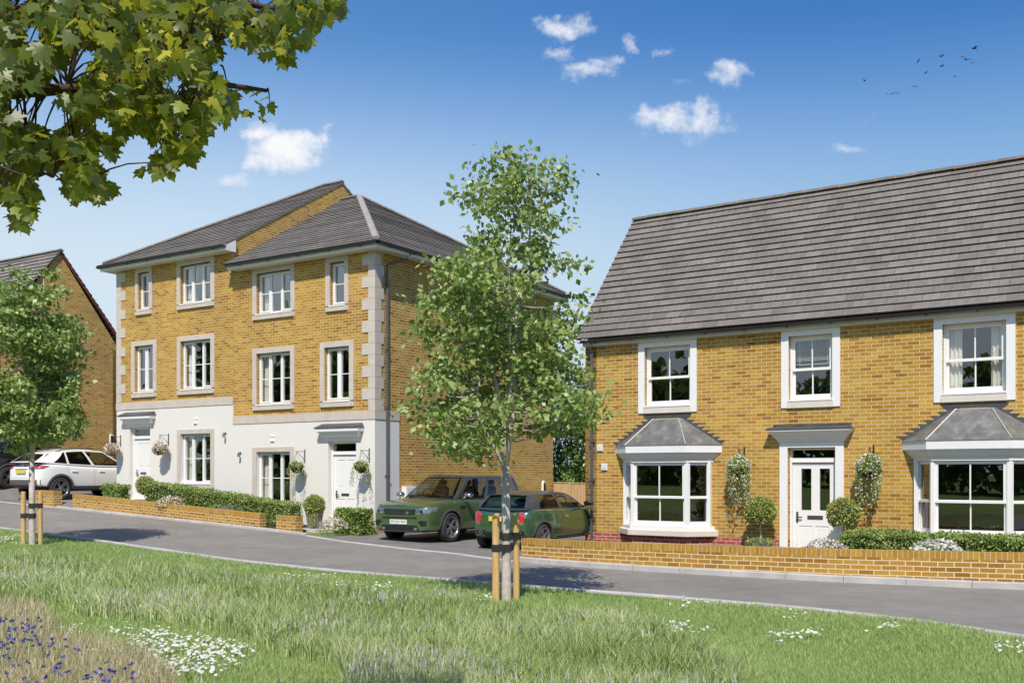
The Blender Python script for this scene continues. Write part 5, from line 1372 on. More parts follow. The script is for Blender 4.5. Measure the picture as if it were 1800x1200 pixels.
class Car:
    def __init__(s, name, label, spec, x, y, z, heading, roll=0.):
        s.sp = spec; s.T = thing(name, label, 'car', (x, y, z), heading)
        if roll: s.T.rotation_euler = (roll, 0, heading)
        o = car_shell(spec['st']).build('tmp', spec['paint'])
        m = o.modifiers.new('s', 'SUBSURF'); m.levels = 3; m.render_levels = 3
        me0 = eval_mesh(o); s.bvh = BVHTree.FromPolygons([v.co[:] for v in me0.vertices], [tuple(p.vertices) for p in me0.polygons])
        cut = MB(); r = spec['wr'] + .045
        for ax in spec['axles']:
            for sg in (1, -1):
                W_ = spec['w']; cut.lathe([(.001, sg * (W_ - .36)), (r, sg * (W_ - .36)), (r, sg * (W_ + .3)), (.001, sg * (W_ + .3))], 36, (ax, 0, spec['wr']), 'y')
        c = cut.build('tmpc', spec['paint']); b = o.modifiers.new('b', 'BOOLEAN'); b.operation = 'DIFFERENCE'; b.object = c; b.solver = 'EXACT'
        me = eval_mesh(o)
        bpy.data.objects.remove(o); bpy.data.objects.remove(c)
        me.materials.clear(); me.materials.append(spec['paint']); me.materials.append(M['black'])
        for p in me.polygons:
            p.use_smooth = True
            cc = p.center
            inside = any(abs(math.hypot(cc.x - ax, cc.z - spec['wr']) - r) < .012 or (math.hypot(cc.x - ax, cc.z - spec['wr']) < r and abs(abs(p.normal.y)) > .8 and abs(cc.y) < spec['w'] - .3) for ax in spec['axles'])
            p.material_index = 1 if inside or cc.z < spec.get('clad', 0) or (p.normal.z < -.8) else 0
        me.name = 'body'; s.body = bpy.data.objects.new('body', me); COL.objects.link(s.body); s.body.parent = s.T
        try: me.set_sharp_from_angle(angle=rad(38))
        except Exception: pass
    def hit(s, face, a, b):
        o, d = {'left': ((a, 3, b), (0, -1, 0)), 'right': ((a, -3, b), (0, 1, 0)), 'front': ((9, a, b), (-1, 0, 0)), 'rear': ((-4, a, b), (1, 0, 0)), 'top': ((a, b, 4), (0, 0, -1))}[face]
        r = s.bvh.ray_cast(Vector(o), Vector(d))
        if r[0] is None: r = s.bvh.find_nearest(Vector(o) + Vector(d) * 3)
        return r[0], -Vector(d)
    def patch(s, name, face, corners, mat, off=.006, nu=8, nv=6, parent=None, mb=None, mi=0):
        """surface-hugging plate; corners (a,b) anticlockwise, or ('ell', a, b, ra, rb) or ('ring', a, b, r0, r1, t0, t1)"""
        own = mb is None
        if own: mb = MB()
        G = []
        if corners[0] == 'ell':
            _, a, b, ra, rb_ = corners; rows = [(.001 + q, [2 * math.pi * k / 20 for k in range(21)]) for q in np.linspace(0, 1, 4)]
            G = [[(a + ra * q * math.cos(t), b + rb_ * q * math.sin(t)) for t in ts] for q, ts in rows]
        elif corners[0] == 'ring':
            _, a, b, r0, r1, t0, t1 = corners
            G = [[(a + r * math.cos(t), b + r * math.sin(t)) for t in np.linspace(t0, t1, 30)] for r in np.linspace(r0, r1, 4)]
        else:
            c = corners
            G = [[tuple((1 - u) * (1 - v) * c[0][i] + u * (1 - v) * c[1][i] + u * v * c[2][i] + (1 - u) * v * c[3][i] for i in (0, 1)) for u in np.linspace(0, 1, nu + 1)] for v in np.linspace(0, 1, nv + 1)]
        R, Cn = len(G), len(G[0]); top, bot = [], []
        for row in G:
            for (a, b) in row:
                p, n = s.hit(face, a, b); top.append(p + n * off); bot.append(p - n * .012)
        f = [(i * Cn + k, i * Cn + k + 1, (i + 1) * Cn + k + 1, (i + 1) * Cn + k) for i in range(R - 1) for k in range(Cn - 1)]
        N = R * Cn; edge = [(0, k, 0, k + 1) for k in range(Cn - 1)] + [(R - 1, k, R - 1, k + 1) for k in range(Cn - 1)] + [(k, 0, k + 1, 0) for k in range(R - 1)] + [(k, Cn - 1, k + 1, Cn - 1) for k in range(R - 1)]
        for (i, j, k, l) in edge: f.append((i * Cn + j, k * Cn + l, N + k * Cn + l, N + i * Cn + j))
        mb.add(top + bot, f, mi)
        if own: return mb.build(name, mat, parent or s.T, smooth=False)
    def line(s, face, pts, w=.006):
        mb = MB(); P = []
        for i in range(len(pts) - 1):
            for q in np.linspace(0, 1, 9)[(1 if i else 0):]:
                P.append((pts[i][0] * (1 - q) + pts[i + 1][0] * q, pts[i][1] * (1 - q) + pts[i + 1][1] * q))
        V = []
        for i, (a, b) in enumerate(P):
            a0, b0 = P[max(0, i - 1)]; a1, b1 = P[min(len(P) - 1, i + 1)]; l = math.hypot(a1 - a0, b1 - b0) or 1; na, nb = -(b1 - b0) / l * w / 2, (a1 - a0) / l * w / 2
            for sg in (1, -1):
                p, n = s.hit(face, a + na * sg, b + nb * sg); V.append(p + n * .0025)
        mb.add(V, [(2 * i, 2 * i + 1, 2 * i + 3, 2 * i + 2) for i in range(len(P) - 1)]); mb.build('shut_line', M['black'], s.T, recalc=False)
    # ---- glasshouse
    def side(s, u, v, sg, inset=0.):
        g = s.sp['gh']; bx = g['bf'] + (g['br'] - g['bf']) * u; tx = g['tf'] + (g['tr'] - g['tf']) * u
        zb = g['zb'] + g.get('rise', 0) * u ** 2; zt = g['zt'] + g.get('trise', lambda u: 0)(u)
        pl = 1 - .10 * max(0, u - .8) / .2 - .06 * max(0, .15 - u) / .15
        y = (g['wb'] + (g['wt'] - g['wb']) * v) * pl + .022 * math.sin(math.pi * v) - inset
        return Vector((bx + (tx - bx) * v, y * sg, zb + (zt - zb) * v))
    def screen(s, q, v, rear, inset=0.):
        """q across -1..1"""
        p = s.side(1. if rear else 0., v, 1); g = s.sp['gh']; bow = (g['bowr'] if rear else g['bow']) * (1 - .35 * v)
        x = p.x + (-bow if rear else bow) * (1 - q * q) + (inset if rear else -inset)
        return Vector((x, p.y * q, p.z + .02 * (1 - q * q) * v))
    def roofp(s, u, q, dz=0.):
        l = s.side(u, 1., 1); a = s.screen(q, 1., False); b = s.screen(q, 1., True)
        x = a.x + (b.x - a.x) * u; g = s.sp['gh']
        return Vector((x, l.y * q, l.z + .045 * (1 - q * q) * (math.sin(math.pi * min(1, max(0, .12 + .76 * u)))) + .012 * (1 - q ** 2) + dz))
    def grid(s, mb, fn, us, vs, mi=0):
        n = len(vs); V = [fn(u, v) for u in us for v in vs]
        mb.add(V, [(i * n + k, i * n + k + 1, (i + 1) * n + k + 1, (i + 1) * n + k) for i in range(len(us) - 1) for k in range(n - 1)], mi)
    def glasshouse(s, pillars, roof_mat, glass='car_glass'):
        ls = lambda a, b, n=8: list(np.linspace(a, b, n + 1))
        mb = MB(); vt, vb = .90, .045
        s.grid(mb, lambda u, q: s.roofp(u, q), ls(0, 1, 12), ls(-1, 1, 14))
        for sg in (1, -1):
            s.grid(mb, lambda u, v: s.side(u, v, sg), ls(0, 1, 14), [vt, .96, 1.]); s.grid(mb, lambda u, v: s.side(u, v, sg), ls(0, 1, 14), [-.03, 0, vb])
            for (a, b, sl) in pillars:
                s.grid(mb, lambda u, v: s.side(min(1, max(0, u + sl * (v - .5))), v, sg), ls(a, b, 3), ls(vb, vt, 6))
        for rear in (False, True):
            qa = .90 if not rear else .86
            for sg in (1, -1): s.grid(mb, lambda q, v: s.screen(q * sg, v, rear), ls(qa, 1, 3), ls(0, 1, 8))
            s.grid(mb, lambda q, v: s.screen(q, v, rear), ls(-1, 1, 12), [.93 if not rear else .88, 1.]); s.grid(mb, lambda q, v: s.screen(q, v, rear), ls(-1, 1, 12), [-.04, .04 if not rear else .07])
        top = mb.build('roof', roof_mat, s.T, smooth=True)
        i_ = .012; cuts = sorted(pillars); 
        for sg in (1, -1):
            for k in range(len(cuts) - 1):
                g = MB(); a, b = cuts[k][1] - .012, cuts[k + 1][0] + .012; sa, sb = cuts[k][2], cuts[k + 1][2]
                s.grid(g, lambda q, v: s.side(min(1, max(0, (a + (b - a) * q) + (sa + (sb - sa) * q) * (v - .5))), v, sg, i_), ls(0, 1, 5), ls(vb - .02, vt + .02, 5)); g.build('side_window', M[glass if k == 0 or glass != 'mixed' else 'car_glass_dark'] if glass != 'mixed' else M['car_glass_dark' if k else 'car_glass'], s.T, smooth=True, recalc=False)
        for rear in (False, True):
            g = MB(); s.grid(g, lambda q, v: s.screen(q, v, rear, i_), ls(-.92, .92, 10), ls(.02, .97, 6)); g.build('rear_window' if rear else 'windscreen', M['car_glass_dark' if rear and glass == 'mixed' else 'car_glass'], s.T, smooth=True, recalc=False)
        # cabin: tray, dashboard, seats, wheel
        it = MB(); z = s.sp['gh']['zb'] - .035
        V = [s.side(u, 0, 1, .02) for u in ls(0, 1, 8)] + [s.side(u, 0, -1, .02) for u in ls(1, 0, 8)]
        zt = max(s.hit('top', s.sp['gh']['bf'] * .5, 0)[0].z, z) + .012
        it.poly([(p.x, p.y, zt) for p in V])
        d = s.side(0, 0, 1); it.box(d.x - .38, d.x - .05, -.62 * s.sp['gh']['wb'] / .8, .62 * s.sp['gh']['wb'] / .8, zt - .05, zt + .07)
        it.build('interior', M['black'], s.T)
        g = s.sp['gh']; hh = (g['zt'] - g['zb'])
        for sx in s.sp['seats']:
            for sg in (1, -1):
                m = MB(); y0 = sg * g['wb'] * .44
                prof = [(sx, .16, zt - .3), (sx - .05, .20, zt), (sx - .10, .18, zt + hh * .40), (sx - .12, .10, zt + hh * .50)]
                V = []
                for (xx, hw, zz) in prof:
                    V += [(xx + .05, y0 - hw, zz), (xx + .07, y0, zz), (xx + .05, y0 + hw, zz), (xx - .07, y0 + hw * .9, zz), (xx - .07, y0 - hw * .9, zz)]
                f = [(i * 5 + k, i * 5 + (k + 1) % 5, (i + 1) * 5 + (k + 1) % 5, (i + 1) * 5 + k) for i in range(3) for k in range(5)] + [(15, 16, 17, 18, 19)]
                m.add(V, f); hx = sx - .13; hr = []
                m.lathe([(.001, zt + hh * .54), (.09, zt + hh * .56), (.115, zt + hh * .66), (.10, zt + hh * .76), (.001, zt + hh * .78)], 10, (hx, y0, 0))
                for sy in (-.04, .04): m.tube([(hx, y0 + sy, zt + hh * .48), (hx, y0 + sy, zt + hh * .57)], .008, 5)
                m.build('seat', s.sp['trim'], s.T, smooth=True)
        sw = MB(); c = Vector((d.x - .45, -.40 * g['wb'], zt + .06)); pts = [c + Vector((.10 * math.sin(t) * .4, .17 * math.cos(t), .16 * math.sin(t))) for t in np.linspace(0, 2 * math.pi, 20)]
        sw.tube(pts, .014, 6, cap=False); sw.build('steering_wheel', M['black'], s.T)
    def wheels(s, spokes, rim_mat, twin=True):
        r = s.sp['wr']; wd = s.sp.get('ww', .21); rr = r * .70
        t = MB(); t.lathe([(rr, -wd / 2 + .012), (rr + .015, -wd / 2), (r - .035, -wd / 2 + .004), (r - .008, -wd / 2 + .03), (r, -wd / 2 + .06), (r, wd / 2 - .06), (r - .008, wd / 2 - .03), (r - .035, wd / 2 - .004), (rr + .015, wd / 2), (rr, wd / 2 - .012)], 40, axis='y')
        t.lathe([(rr * .97, wd / 2 - .16), (.001, wd / 2 - .16)], 30, axis='y', mi=1)
        m = MB()
        m.lathe([(rr + .003, wd / 2 - .17), (rr + .003, wd / 2 - .006), (rr - .012, wd / 2 - .004), (rr - .03, wd / 2 - .03), (rr - .03, wd / 2 - .17)], 40, axis='y')
        m.lathe([(.001, wd / 2 - .020), (.035, wd / 2 - .022), (.065, wd / 2 - .04), (.065, wd / 2 - .10)], 16, axis='y')
        for k in range(spokes):
            a = 2 * math.pi * k / spokes + .3
            for da in ((-.16, .16) if twin else (0,)):
                a0, a1 = a + da * .9, a + da * 1.3; w0, w1 = (.020, .016) if twin else (.036, .05)
                V = []
                for (ra, an, w, h0, h1) in ((.05, a0, w0, -.035, -.075), (rr * .6, (a0 + a1) / 2, (w0 + w1) / 2, -.028, -.065), (rr - .02, a1, w1, -.016, -.06)):
                    cx, cz = ra * math.cos(an), ra * math.sin(an); tx, tz = -math.sin(an) * w, math.cos(an) * w
                    V += [(cx - tx, wd / 2 + h0, cz - tz), (cx + tx, wd / 2 + h0, cz + tz), (cx + tx, wd / 2 + h1, cz + tz), (cx - tx, wd / 2 + h1, cz - tz)]
                m.add(V, [(i * 4 + j, i * 4 + (j + 1) % 4, i * 4 + 4 + (j + 1) % 4, i * 4 + 4 + j) for i in (0, 1) for j in range(4)])
        first = None
        for ax in s.sp['axles']:
            for sg in (1, -1):
                if first is None:
                    w = t.build('wheel', [M['tyre'], M['black']], s.T, smooth=True); q = m.build('rim', rim_mat, w, smooth=False); first = (w, q)
                    for o in (w, q):
                        try: o.data.set_sharp_from_angle(angle=rad(35))
                        except Exception: pass
                else:
                    w = first[0].copy(); COL.objects.link(w); w.parent = s.T; q = first[1].copy(); COL.objects.link(q); q.parent = w
                w.location = (ax, sg * (s.sp['w'] - wd / 2 + .004), r)
                w.rotation_euler = (0, random.random() * 1.2, 0 if sg > 0 else math.pi)
    def arches(s, mat, w=.055, name='arch_trim'):
        for ax in s.sp['axles']:
            for face in ('left', 'right'): s.patch(name, face, ('ring', ax, s.sp['wr'], s.sp['wr'] + .036, s.sp['wr'] + .036 + w, -.32, math.pi + .32), mat, .008)
    def mirror(s, x, z, cap, sides=(1, -1)):
        for sg in sides:
            m = MB(); y = sg * (s.sp['gh']['wb'] + .02)
            m.tube([(x, y, z), (x + .01, y + sg * .10, z + .02)], .02, 6)
            V = []
            for (dx, sc) in ((.075, .35), (.05, .8), (-.02, 1.), (-.06, .96)):
                V += [(x + dx, y + sg * .19 + .115 * sc * math.cos(t) * sg, z + .075 + .07 * sc * math.sin(t) * (1 if math.sin(t) > 0 else .8)) for t in np.linspace(0, 2 * math.pi, 13)[:-1]]
            m.add(V, [(i * 12 + k, i * 12 + (k + 1) % 12, i * 12 + 12 + (k + 1) % 12, i * 12 + 12 + k) for i in range(3) for k in range(12)] + [tuple(range(12)), tuple(range(36, 48))])
            m.build('wing_mirror', cap, s.T, smooth=True)
    def text(s, name, txt, mat, parent, face, a, b, h, spacing=1., flat=None):
        cu = bpy.data.curves.new(name, 'FONT'); cu.body = txt; cu.size = h * 1.4; cu.align_x = 'CENTER'; cu.align_y = 'CENTER'; cu.extrude = .002; cu.space_character = spacing
        to = bpy.data.objects.new('tmp', cu); COL.objects.link(to); me = eval_mesh(to); bpy.data.objects.remove(to)
        p, n = s.hit(face, a, b); sg = {'front': 1, 'rear': -1}[face]
        for v in me.vertices:
            yy = a + sg * v.co.x; zz = b + v.co.y; q, _ = s.hit(face, yy if flat is None else a, zz if flat is None else b)
            v.co = (q.x + sg * ((.004 if flat is None else flat) + v.co.z), yy, zz)
        me.materials.clear(); me.materials.append(mat); me.name = name
        o = bpy.data.objects.new(name, me); COL.objects.link(o); o.parent = parent; return o
    def plate(s, face, a, b, w, h, mat, txt, off=.03):
        m = MB(); p, n = s.hit(face, a, b); sg = 1 if face == 'front' else -1; x = p.x + sg * off
        m.box(x - .012, x, a - w / 2, a + w / 2, b - h / 2, b + h / 2); m.box(x - .03 * sg, x - .0121 * sg, a - w * .4, a + w * .4, b - h * .3, b + h * .3); o = m.build('number_plate', mat, s.T)
        s.text('plate_text', txt, M['black'], o, face, a, b, h * .62, 1.05, flat=off + .001); return o
    def lines(s): pass
    def lines_done(s): pass

def heading(vx, vy): return math.atan2(vy, vx)
HN = heading(*L_IN)                        # nose in towards the houses
# ---- pale green SUV, nose towards the street
SUV = dict(paint=M['green_suv'], w=.93, wr=.355, axles=(.80, 3.50), seats=(2.25, 1.2), trim=M['seat'], clad=.30, ww=.23,
    st=[(-.02, .72, .44, .84, .88, .90), (.05, .84, .40, .95, .97, .98), (.22, .905, .33, 1.0, 1.015, 1.02), (.6, .925, .25, 1.0, 1.015, 1.02), (1.3, .93, .235, .99, 1.01, 1.015), (2.2, .93, .235, .98, 1.00, 1.01), (3.0, .93, .235, .985, 1.015, 1.03), (3.3, .93, .24, .98, 1.02, 1.055),
        (3.7, .925, .24, .95, .99, 1.03), (4.0, .90, .235, .91, .95, .985), (4.2, .845, .235, .87, .905, .94), (4.31, .76, .25, .80, .85, .875), (4.345, .66, .29, .72, .76, .78)],
    gh=dict(bf=3.22, br=.12, tf=2.42, tr=.34, zb=.99, zt=1.555, wb=.845, wt=.675, bow=.16, bowr=.06))
cx, cy = Lp(-2.04, 2.83)
suv = Car('parked_car', 'pale green four-wheel-drive car with black roof, facing the street beside the townhouse wall', SUV, cx, cy, .03, HN + math.pi)
suv.glasshouse([(0, .035, 0), (.36, .405, -.02), (.70, .74, .03), (.95, 1., 0)], M['roof_paint'])
suv.wheels(5, M['alloy_dark']); suv.arches(M['grey_trim'], .06)
suv.mirror(3.02, 1.03, M['chrome'])
L = 4.35
suv.patch('grille', 'front', [(-.44, .66), (.44, .66), (.47, .80), (-.47, .80)], M['black'], .006, 14, 6)
gm = MB()
for k in range(3): suv.patch('', 'front', [(-.40, .675 + .042 * k), (.40, .675 + .042 * k), (.405, .690 + .042 * k), (-.405, .690 + .042 * k)], None, .014, 14, 1, mb=gm)
gm.build('grille_bars', M['steel'], suv.T)
bd = MB(); p, _ = suv.hit('front', .24, .715); bd.lathe([(.001, .0), (.045, .0), (.04, .012), (.001, .014)], 14, (p.x + .012, .24, .715), 'x'); bd.build('badge', M['chrome'], suv.T)
for sg in (1, -1):
    f = 'front'
    hl = suv.patch('headlight', f, [(sg * .50, .665), (sg * .78, .70), (sg * .845, .83), (sg * .50, .80)], M['lamp_clear'], .008, 12, 8)
    suv.patch('lamp_ring', f, ('ring', sg * .66, .75, .035, .055, 0, 2 * math.pi), M['chrome'], .016, parent=hl)
    suv.patch('lamp_lens', f, ('ell', sg * .66, .75, .034, .034), M['black'], .012, parent=hl)
    suv.patch('headlight_wing', 'left' if sg > 0 else 'right', [(4.02, .745), (4.26, .70), (4.26, .82), (3.98, .85)], M['lamp_clear'], .007)
    suv.patch('side_intake', f, [(sg * .62, .40), (sg * .76, .40), (sg * .77, .53), (sg * .60, .535)], M['black'], .006)
    suv.patch('intake_blade', f, [(sg * .56, .475), (sg * .75, .47), (sg * .76, .495), (sg * .55, .51)], M['black'], .016)
    suv.patch('fender_vent', 'left' if sg > 0 else 'right', [(2.93, .80), (3.12, .77), (3.16, .86), (2.93, .86)], M['black'], .008)
suv.patch('lower_bar', 'front', [(-.52, .575), (.52, .575), (.50, .61), (-.50, .61)], M['black'], .008, 14, 2)
suv.patch('lower_intake', 'front', [(-.60, .285), (.60, .285), (.52, .42), (-.52, .42)], M['black'], .005, 14, 4)
suv.patch('skid_plate', 'front', [(-.62, .245), (.62, .245), (.66, .29), (-.66, .29)], M['green_suv'], .02, 14, 2)
for sg in (1, -1):
    suv.patch('fog_lamp', 'front', ('ell', sg * .48, .335, .05, .035), M['lamp_clear'], .011)
    suv.lines() if sg == 1 else None
    fc = 'left' if sg > 0 else 'right'
    suv.line(fc, [(3.02, .98), (3.02, .42), (2.95, .30)]); suv.line(fc, [(2.02, .98), (2.0, .60), (1.98, .30)]); suv.line(fc, [(1.02, .98), (1.08, .80), (1.28, .48), (1.3, .30)])
    suv.line(fc, [(3.05, .30), (1.2, .30)], .008)
    for hx in (2.20, 1.20): suv.patch('door_handle', fc, [(hx, .855), (hx + .19, .85), (hx + .19, .885), (hx, .888)], M['green_suv'], .028)
suv.line('front', [(-.62, .845), (.62, .845)], .008)
suv.lines_done()
suv.plate('front', -.02, .495, .50, .105, M['plate_w'], 'WO24 FKP', .022)
suv.text('bonnet_lettering', 'DISCOVERY', M['black'], suv.T, 'front', -.02, .872, .026, 2.3)
# ---- deep green hatchback, nose in
HAT = dict(paint=M['green_hatch'], w=.82, wr=.285, axles=(.55, 2.93), seats=(1.62,), trim=M['dark_seat'], clad=.19, ww=.19,
    st=[(-.01, .56, .33, .70, .73, .74), (.03, .68, .28, .80, .825, .835), (.14, .755, .23, .875, .89, .895), (.4, .80, .20, .89, .905, .91), (.9, .82, .18, .88, .90, .905), (1.7, .82, .18, .87, .89, .90), (2.45, .82, .18, .86, .885, .91), (2.8, .81, .185, .83, .87, .905), (3.15, .77, .19, .77, .82, .86), (3.38, .66, .21, .68, .73, .77), (3.48, .50, .25, .58, .62, .65)],
    gh=dict(bf=2.52, br=.10, tf=1.93, tr=.36, zb=.885, zt=1.222, wb=.735, wt=.585, bow=.16, bowr=.11, trise=lambda u: -.05 * (abs(u - .42) / .58) ** 2.5))
cx, cy = Lp(-5.18, -1.98)
hat = Car('parked_car', 'small deep green hatchback with red oval tail lamps, nose-in beside the bay-windowed house', HAT, cx, cy, .008, HN)
hat.glasshouse([(0, .04, 0), (.44, .50, -.02), (.84, 1., .0)], M['roof_paint'])
hat.wheels(5, M['alloy'], True); hat.arches(M['grey_trim'], .06); hat.mirror(2.28, .90, M['black'])
for sg in (1, -1):
    ch = hat.patch('tail_lamp_bezel', 'rear', ('ell', sg * .555, .69, .092, .16), M['chrome'], .006)
    tl = hat.patch('tail_lamp', 'rear', ('ell', sg * .555, .69, .075, .14), M['lamp_red'], .016)
    hat.patch('reverse_lamp', 'rear', [(sg * .515, .57), (sg * .595, .57), (sg * .61, .605), (sg * .50, .605)], M['lamp_clear'], .020, parent=tl)
    hat.patch('exhaust_surround', 'rear', [(sg * .36, .33), (sg * .62, .33), (sg * .62, .43), (sg * .36, .43)], M['black'], .006)
    hat.patch('reflector', 'rear', ('ring', sg * .49, .38, .034, .046, 0, 6.283), M['chrome'], .012)
hat.patch('tailgate_handle', 'rear', [(-.25, .765), (.25, .765), (.22, .80), (-.22, .80)], M['chrome'], .028, 10, 3)
hat.patch('plate_recess', 'rear', [(-.31, .60), (.31, .60), (.29, .76), (-.29, .76)], M['green_hatch'], .010)
hat.plate('rear', 0, .68, .50, .105, M['plate_y'], 'HK15 OVN', .028)
hat.patch('rear_diffuser', 'rear', [(-.42, .24), (.42, .24), (.34, .40), (-.34, .40)], M['black'], .006, 10, 4)
sp_ = MB(); v0 = [hat.roofp(1., q, .012) for q in np.linspace(-.92, .92, 12)]; v1 = [p + Vector((-.13, 0, .0)) for p in v0]
sp_.add(v0 + v1 + [p - Vector((0, 0, .03)) for p in v0] + [p - Vector((0, 0, .022)) for p in v1], [(i, i + 1, 13 + i, 12 + i) for i in range(11)] + [(24 + i, 25 + i, 37 + i, 36 + i) for i in range(11)] + [(12 + i, 13 + i, 37 + i, 36 + i) for i in range(11)]); sp_.build('roof_spoiler', M['roof_paint'], hat.T)
hat.lines()
for fc in ('left', 'right'):
    hat.line(fc, [(1.30, .86), (1.28, .55), (1.20, .30)]); hat.line(fc, [(2.40, .86), (2.36, .45), (2.28, .25)]); hat.line(fc, [(1.1, .265), (2.4, .265)], .03)
    hat.patch('door_handle', fc, [(1.38, .70), (1.55, .70), (1.55, .735), (1.38, .735)], M['chrome'], .024)
    hat.patch('belt_trim', fc, [(.3, .858), (2.45, .838), (2.45, .852), (.3, .872)], M['chrome'], .004, 16, 1)
hat.line('rear', [(-.70, .53), (.70, .53)], .008); hat.line('rear', [(-.46, .85), (-.46, .53)], .005); hat.line('rear', [(.46, .85), (.46, .53)], .005)
hat.lines_done()
# ---- white crossover and black estate on the far drive
def crossover(label, paint_, x, y, z, txt, roofm):
    sp = dict(paint=paint_, w=.92, wr=.365, axles=(.78, 3.45), seats=(2.2, 1.2), trim=M['dark_seat'], clad=.44, ww=.22,
        st=[(-.02, .60, .48, .92, .96, .97), (.03, .75, .43, 1.02, 1.05, 1.06), (.17, .865, .37, 1.10, 1.12, 1.13), (.45, .912, .30, 1.13, 1.15, 1.15), (.8, .92, .28, 1.12, 1.14, 1.14), (1.3, .92, .26, 1.07, 1.10, 1.10), (2.2, .92, .26, 1.03, 1.06, 1.07), (3.1, .92, .26, 1.02, 1.05, 1.09), (3.6, .91, .26, .98, 1.02, 1.06), (4.0, .86, .26, .92, .96, 1.0), (4.25, .74, .28, .82, .86, .89), (4.34, .60, .33, .72, .76, .78)],
        gh=dict(bf=3.3, br=.06, tf=2.45, tr=.52, zb=1.075, zt=1.615, wb=.83, wt=.65, bow=.16, bowr=.12, rise=.13, trise=lambda u: -.12 * (max(0, u - .45) / .55) ** 1.5 - .03 * max(0, .25 - u) / .25))
    c = Car('parked_car', label, sp, x, y, z, HN)
    c.glasshouse([(0, .035, 0), (.38, .415, -.01), (.69, .715, .04), (.80, 1., -.10)], roofm, 'mixed')
    c.wheels(5, M['alloy'], True); c.arches(M['grey_trim'], .07); c.mirror(3.05, 1.1, paint_)
    for sg in (1, -1):
        fc = 'left' if sg > 0 else 'right'
        t = c.patch('tail_lamp', 'rear', [(sg * .50, .99), (sg * .83, .98), (sg * .84, 1.10), (sg * .50, 1.07)], M['lamp_red'], .010)
        c.patch('reverse_lamp', 'rear', [(sg * .54, 1.01), (sg * .72, 1.005), (sg * .72, 1.045), (sg * .54, 1.04)], M['lamp_clear'], .014, parent=t)
        c.patch('tail_lamp_wing', fc, [(.0, .97), (.20, .99), (.42, 1.085), (.05, 1.10)], M['lamp_red'], .008)
        c.patch('lamp_insert', fc, [(.08, 1.0), (.20, 1.01), (.27, 1.05), (.10, 1.06)], M['lamp_clear'], .012)
        c.patch('rear_reflector', 'rear', [(sg * .55, .60), (sg * .74, .60), (sg * .74, .64), (sg * .55, .64)], M['lamp_red'], .008)
    c.plate('rear', 0, .90, .50, .11, M['plate_y'], txt, .03)
    c.patch('plate_trim', 'rear', [(-.34, .972), (.34, .972), (.33, .995), (-.33, .995)], M['chrome'], .02, 8, 1)
    c.patch('rear_bumper', 'rear', [(-.80, .44), (.80, .44), (.82, .64), (-.82, .64)], M['grey_trim'], .008, 16, 5)
    bd = MB(); p, _ = c.hit('rear', 0, 1.05); bd.lathe([(.001, -.014), (.045, -.012), (.05, 0)], 14, (p.x, 0, 1.05), 'x'); bd.build('badge', M['chrome'], c.T)
    rr = MB()
    for sg in (1, -1):
        pts = [c.side(u, 1., sg) + Vector((0, -.03 * sg, .05 if 0 < k < 6 else .0)) for k, u in enumerate(np.linspace(.08, .88, 7))]; rr.tube(pts, .016, 6)
    rr.build('roof_rail', M['steel'], c.T)
    c.lines()
    for fc in ('left', 'right'):
        c.line(fc, [(3.02, 1.0), (3.0, .6), (2.92, .42)]); c.line(fc, [(2.0, 1.03), (2.0, .6), (1.98, .42)]); c.line(fc, [(1.0, 1.08), (1.06, .85), (1.28, .56), (1.3, .42)])
        for hx in (2.16, 1.16): c.patch('door_handle', fc, [(hx, .90), (hx + .20, .89), (hx + .20, .925), (hx, .935)], paint_, .026)
        c.patch('sill', fc, [(1.2, .30), (3.0, .30), (3.0, .44), (1.2, .44)], M['grey_trim'], .010, 12, 3)
    c.line('rear', [(-.80, .70), (.80, .70)], .008)
    c.lines_done()
    return c
cx, cy = Lp(13.52, -1.36); crossover('white crossover car parked nose-in between the gabled house and the townhouses', M['white_paint'], cx, cy, .815, 'RV16 KDJ', M['white_paint'])
cx, cy = Lp(15.95, -1.63); crossover('black estate car half out of frame at the left edge, beyond the white car', M['black_paint'], cx, cy, 1.17, 'LM15 UTB', M['black_paint'])
# ------------------------------------------------------------------ light, sky, camera
HD = Vector((.12, .993)).normalized(); EL = rad(50)
sun = bpy.data.lights.new('sun', 'SUN'); sun.energy = 4.4; sun.angle = rad(.5); sun.color = (1.0, .93, .81)
so = bpy.data.objects.new('sun', sun); COL.objects.link(so); so.location = (-20, -30, 40)
so.rotation_euler = Vector((HD.x * math.cos(EL), HD.y * math.cos(EL), -math.sin(EL))).to_track_quat('-Z', 'Y').to_euler()
W = bpy.data.worlds.new('World'); S.world = W; W.use_nodes = True
t = W.node_tree; N = t.nodes; N.clear()
def wn(typ, **kw):
    n = N.new('ShaderNode' + typ)
    for k, v in kw.items(): setattr(n, k, v)
    return n
def wm(op, a, b=0., c=None, clamp=False):
    n = wn('Math', operation=op, use_clamp=clamp)
    for i, v in enumerate((a, b) if c is None else (a, b, c)):
        if hasattr(v, 'is_output'): t.links.new(v, n.inputs[i])
        else: n.inputs[i].default_value = v
    return n.outputs[0]
sky = wn('TexSky', sky_type='NISHITA'); sky.sun_disc = False; sky.sun_elevation = EL; sky.sun_rotation = math.atan2(-HD.x, -HD.y) % (2 * math.pi)
sky.air_density = 1.0; sky.dust_density = .6; sky.ozone_density = 3.0; sky.altitude = 0
hs = wn('HueSaturation'); hs.inputs['Saturation'].default_value = 1.24; hs.inputs['Value'].default_value = 1.0; t.links.new(sky.outputs[0], hs.inputs['Color'])
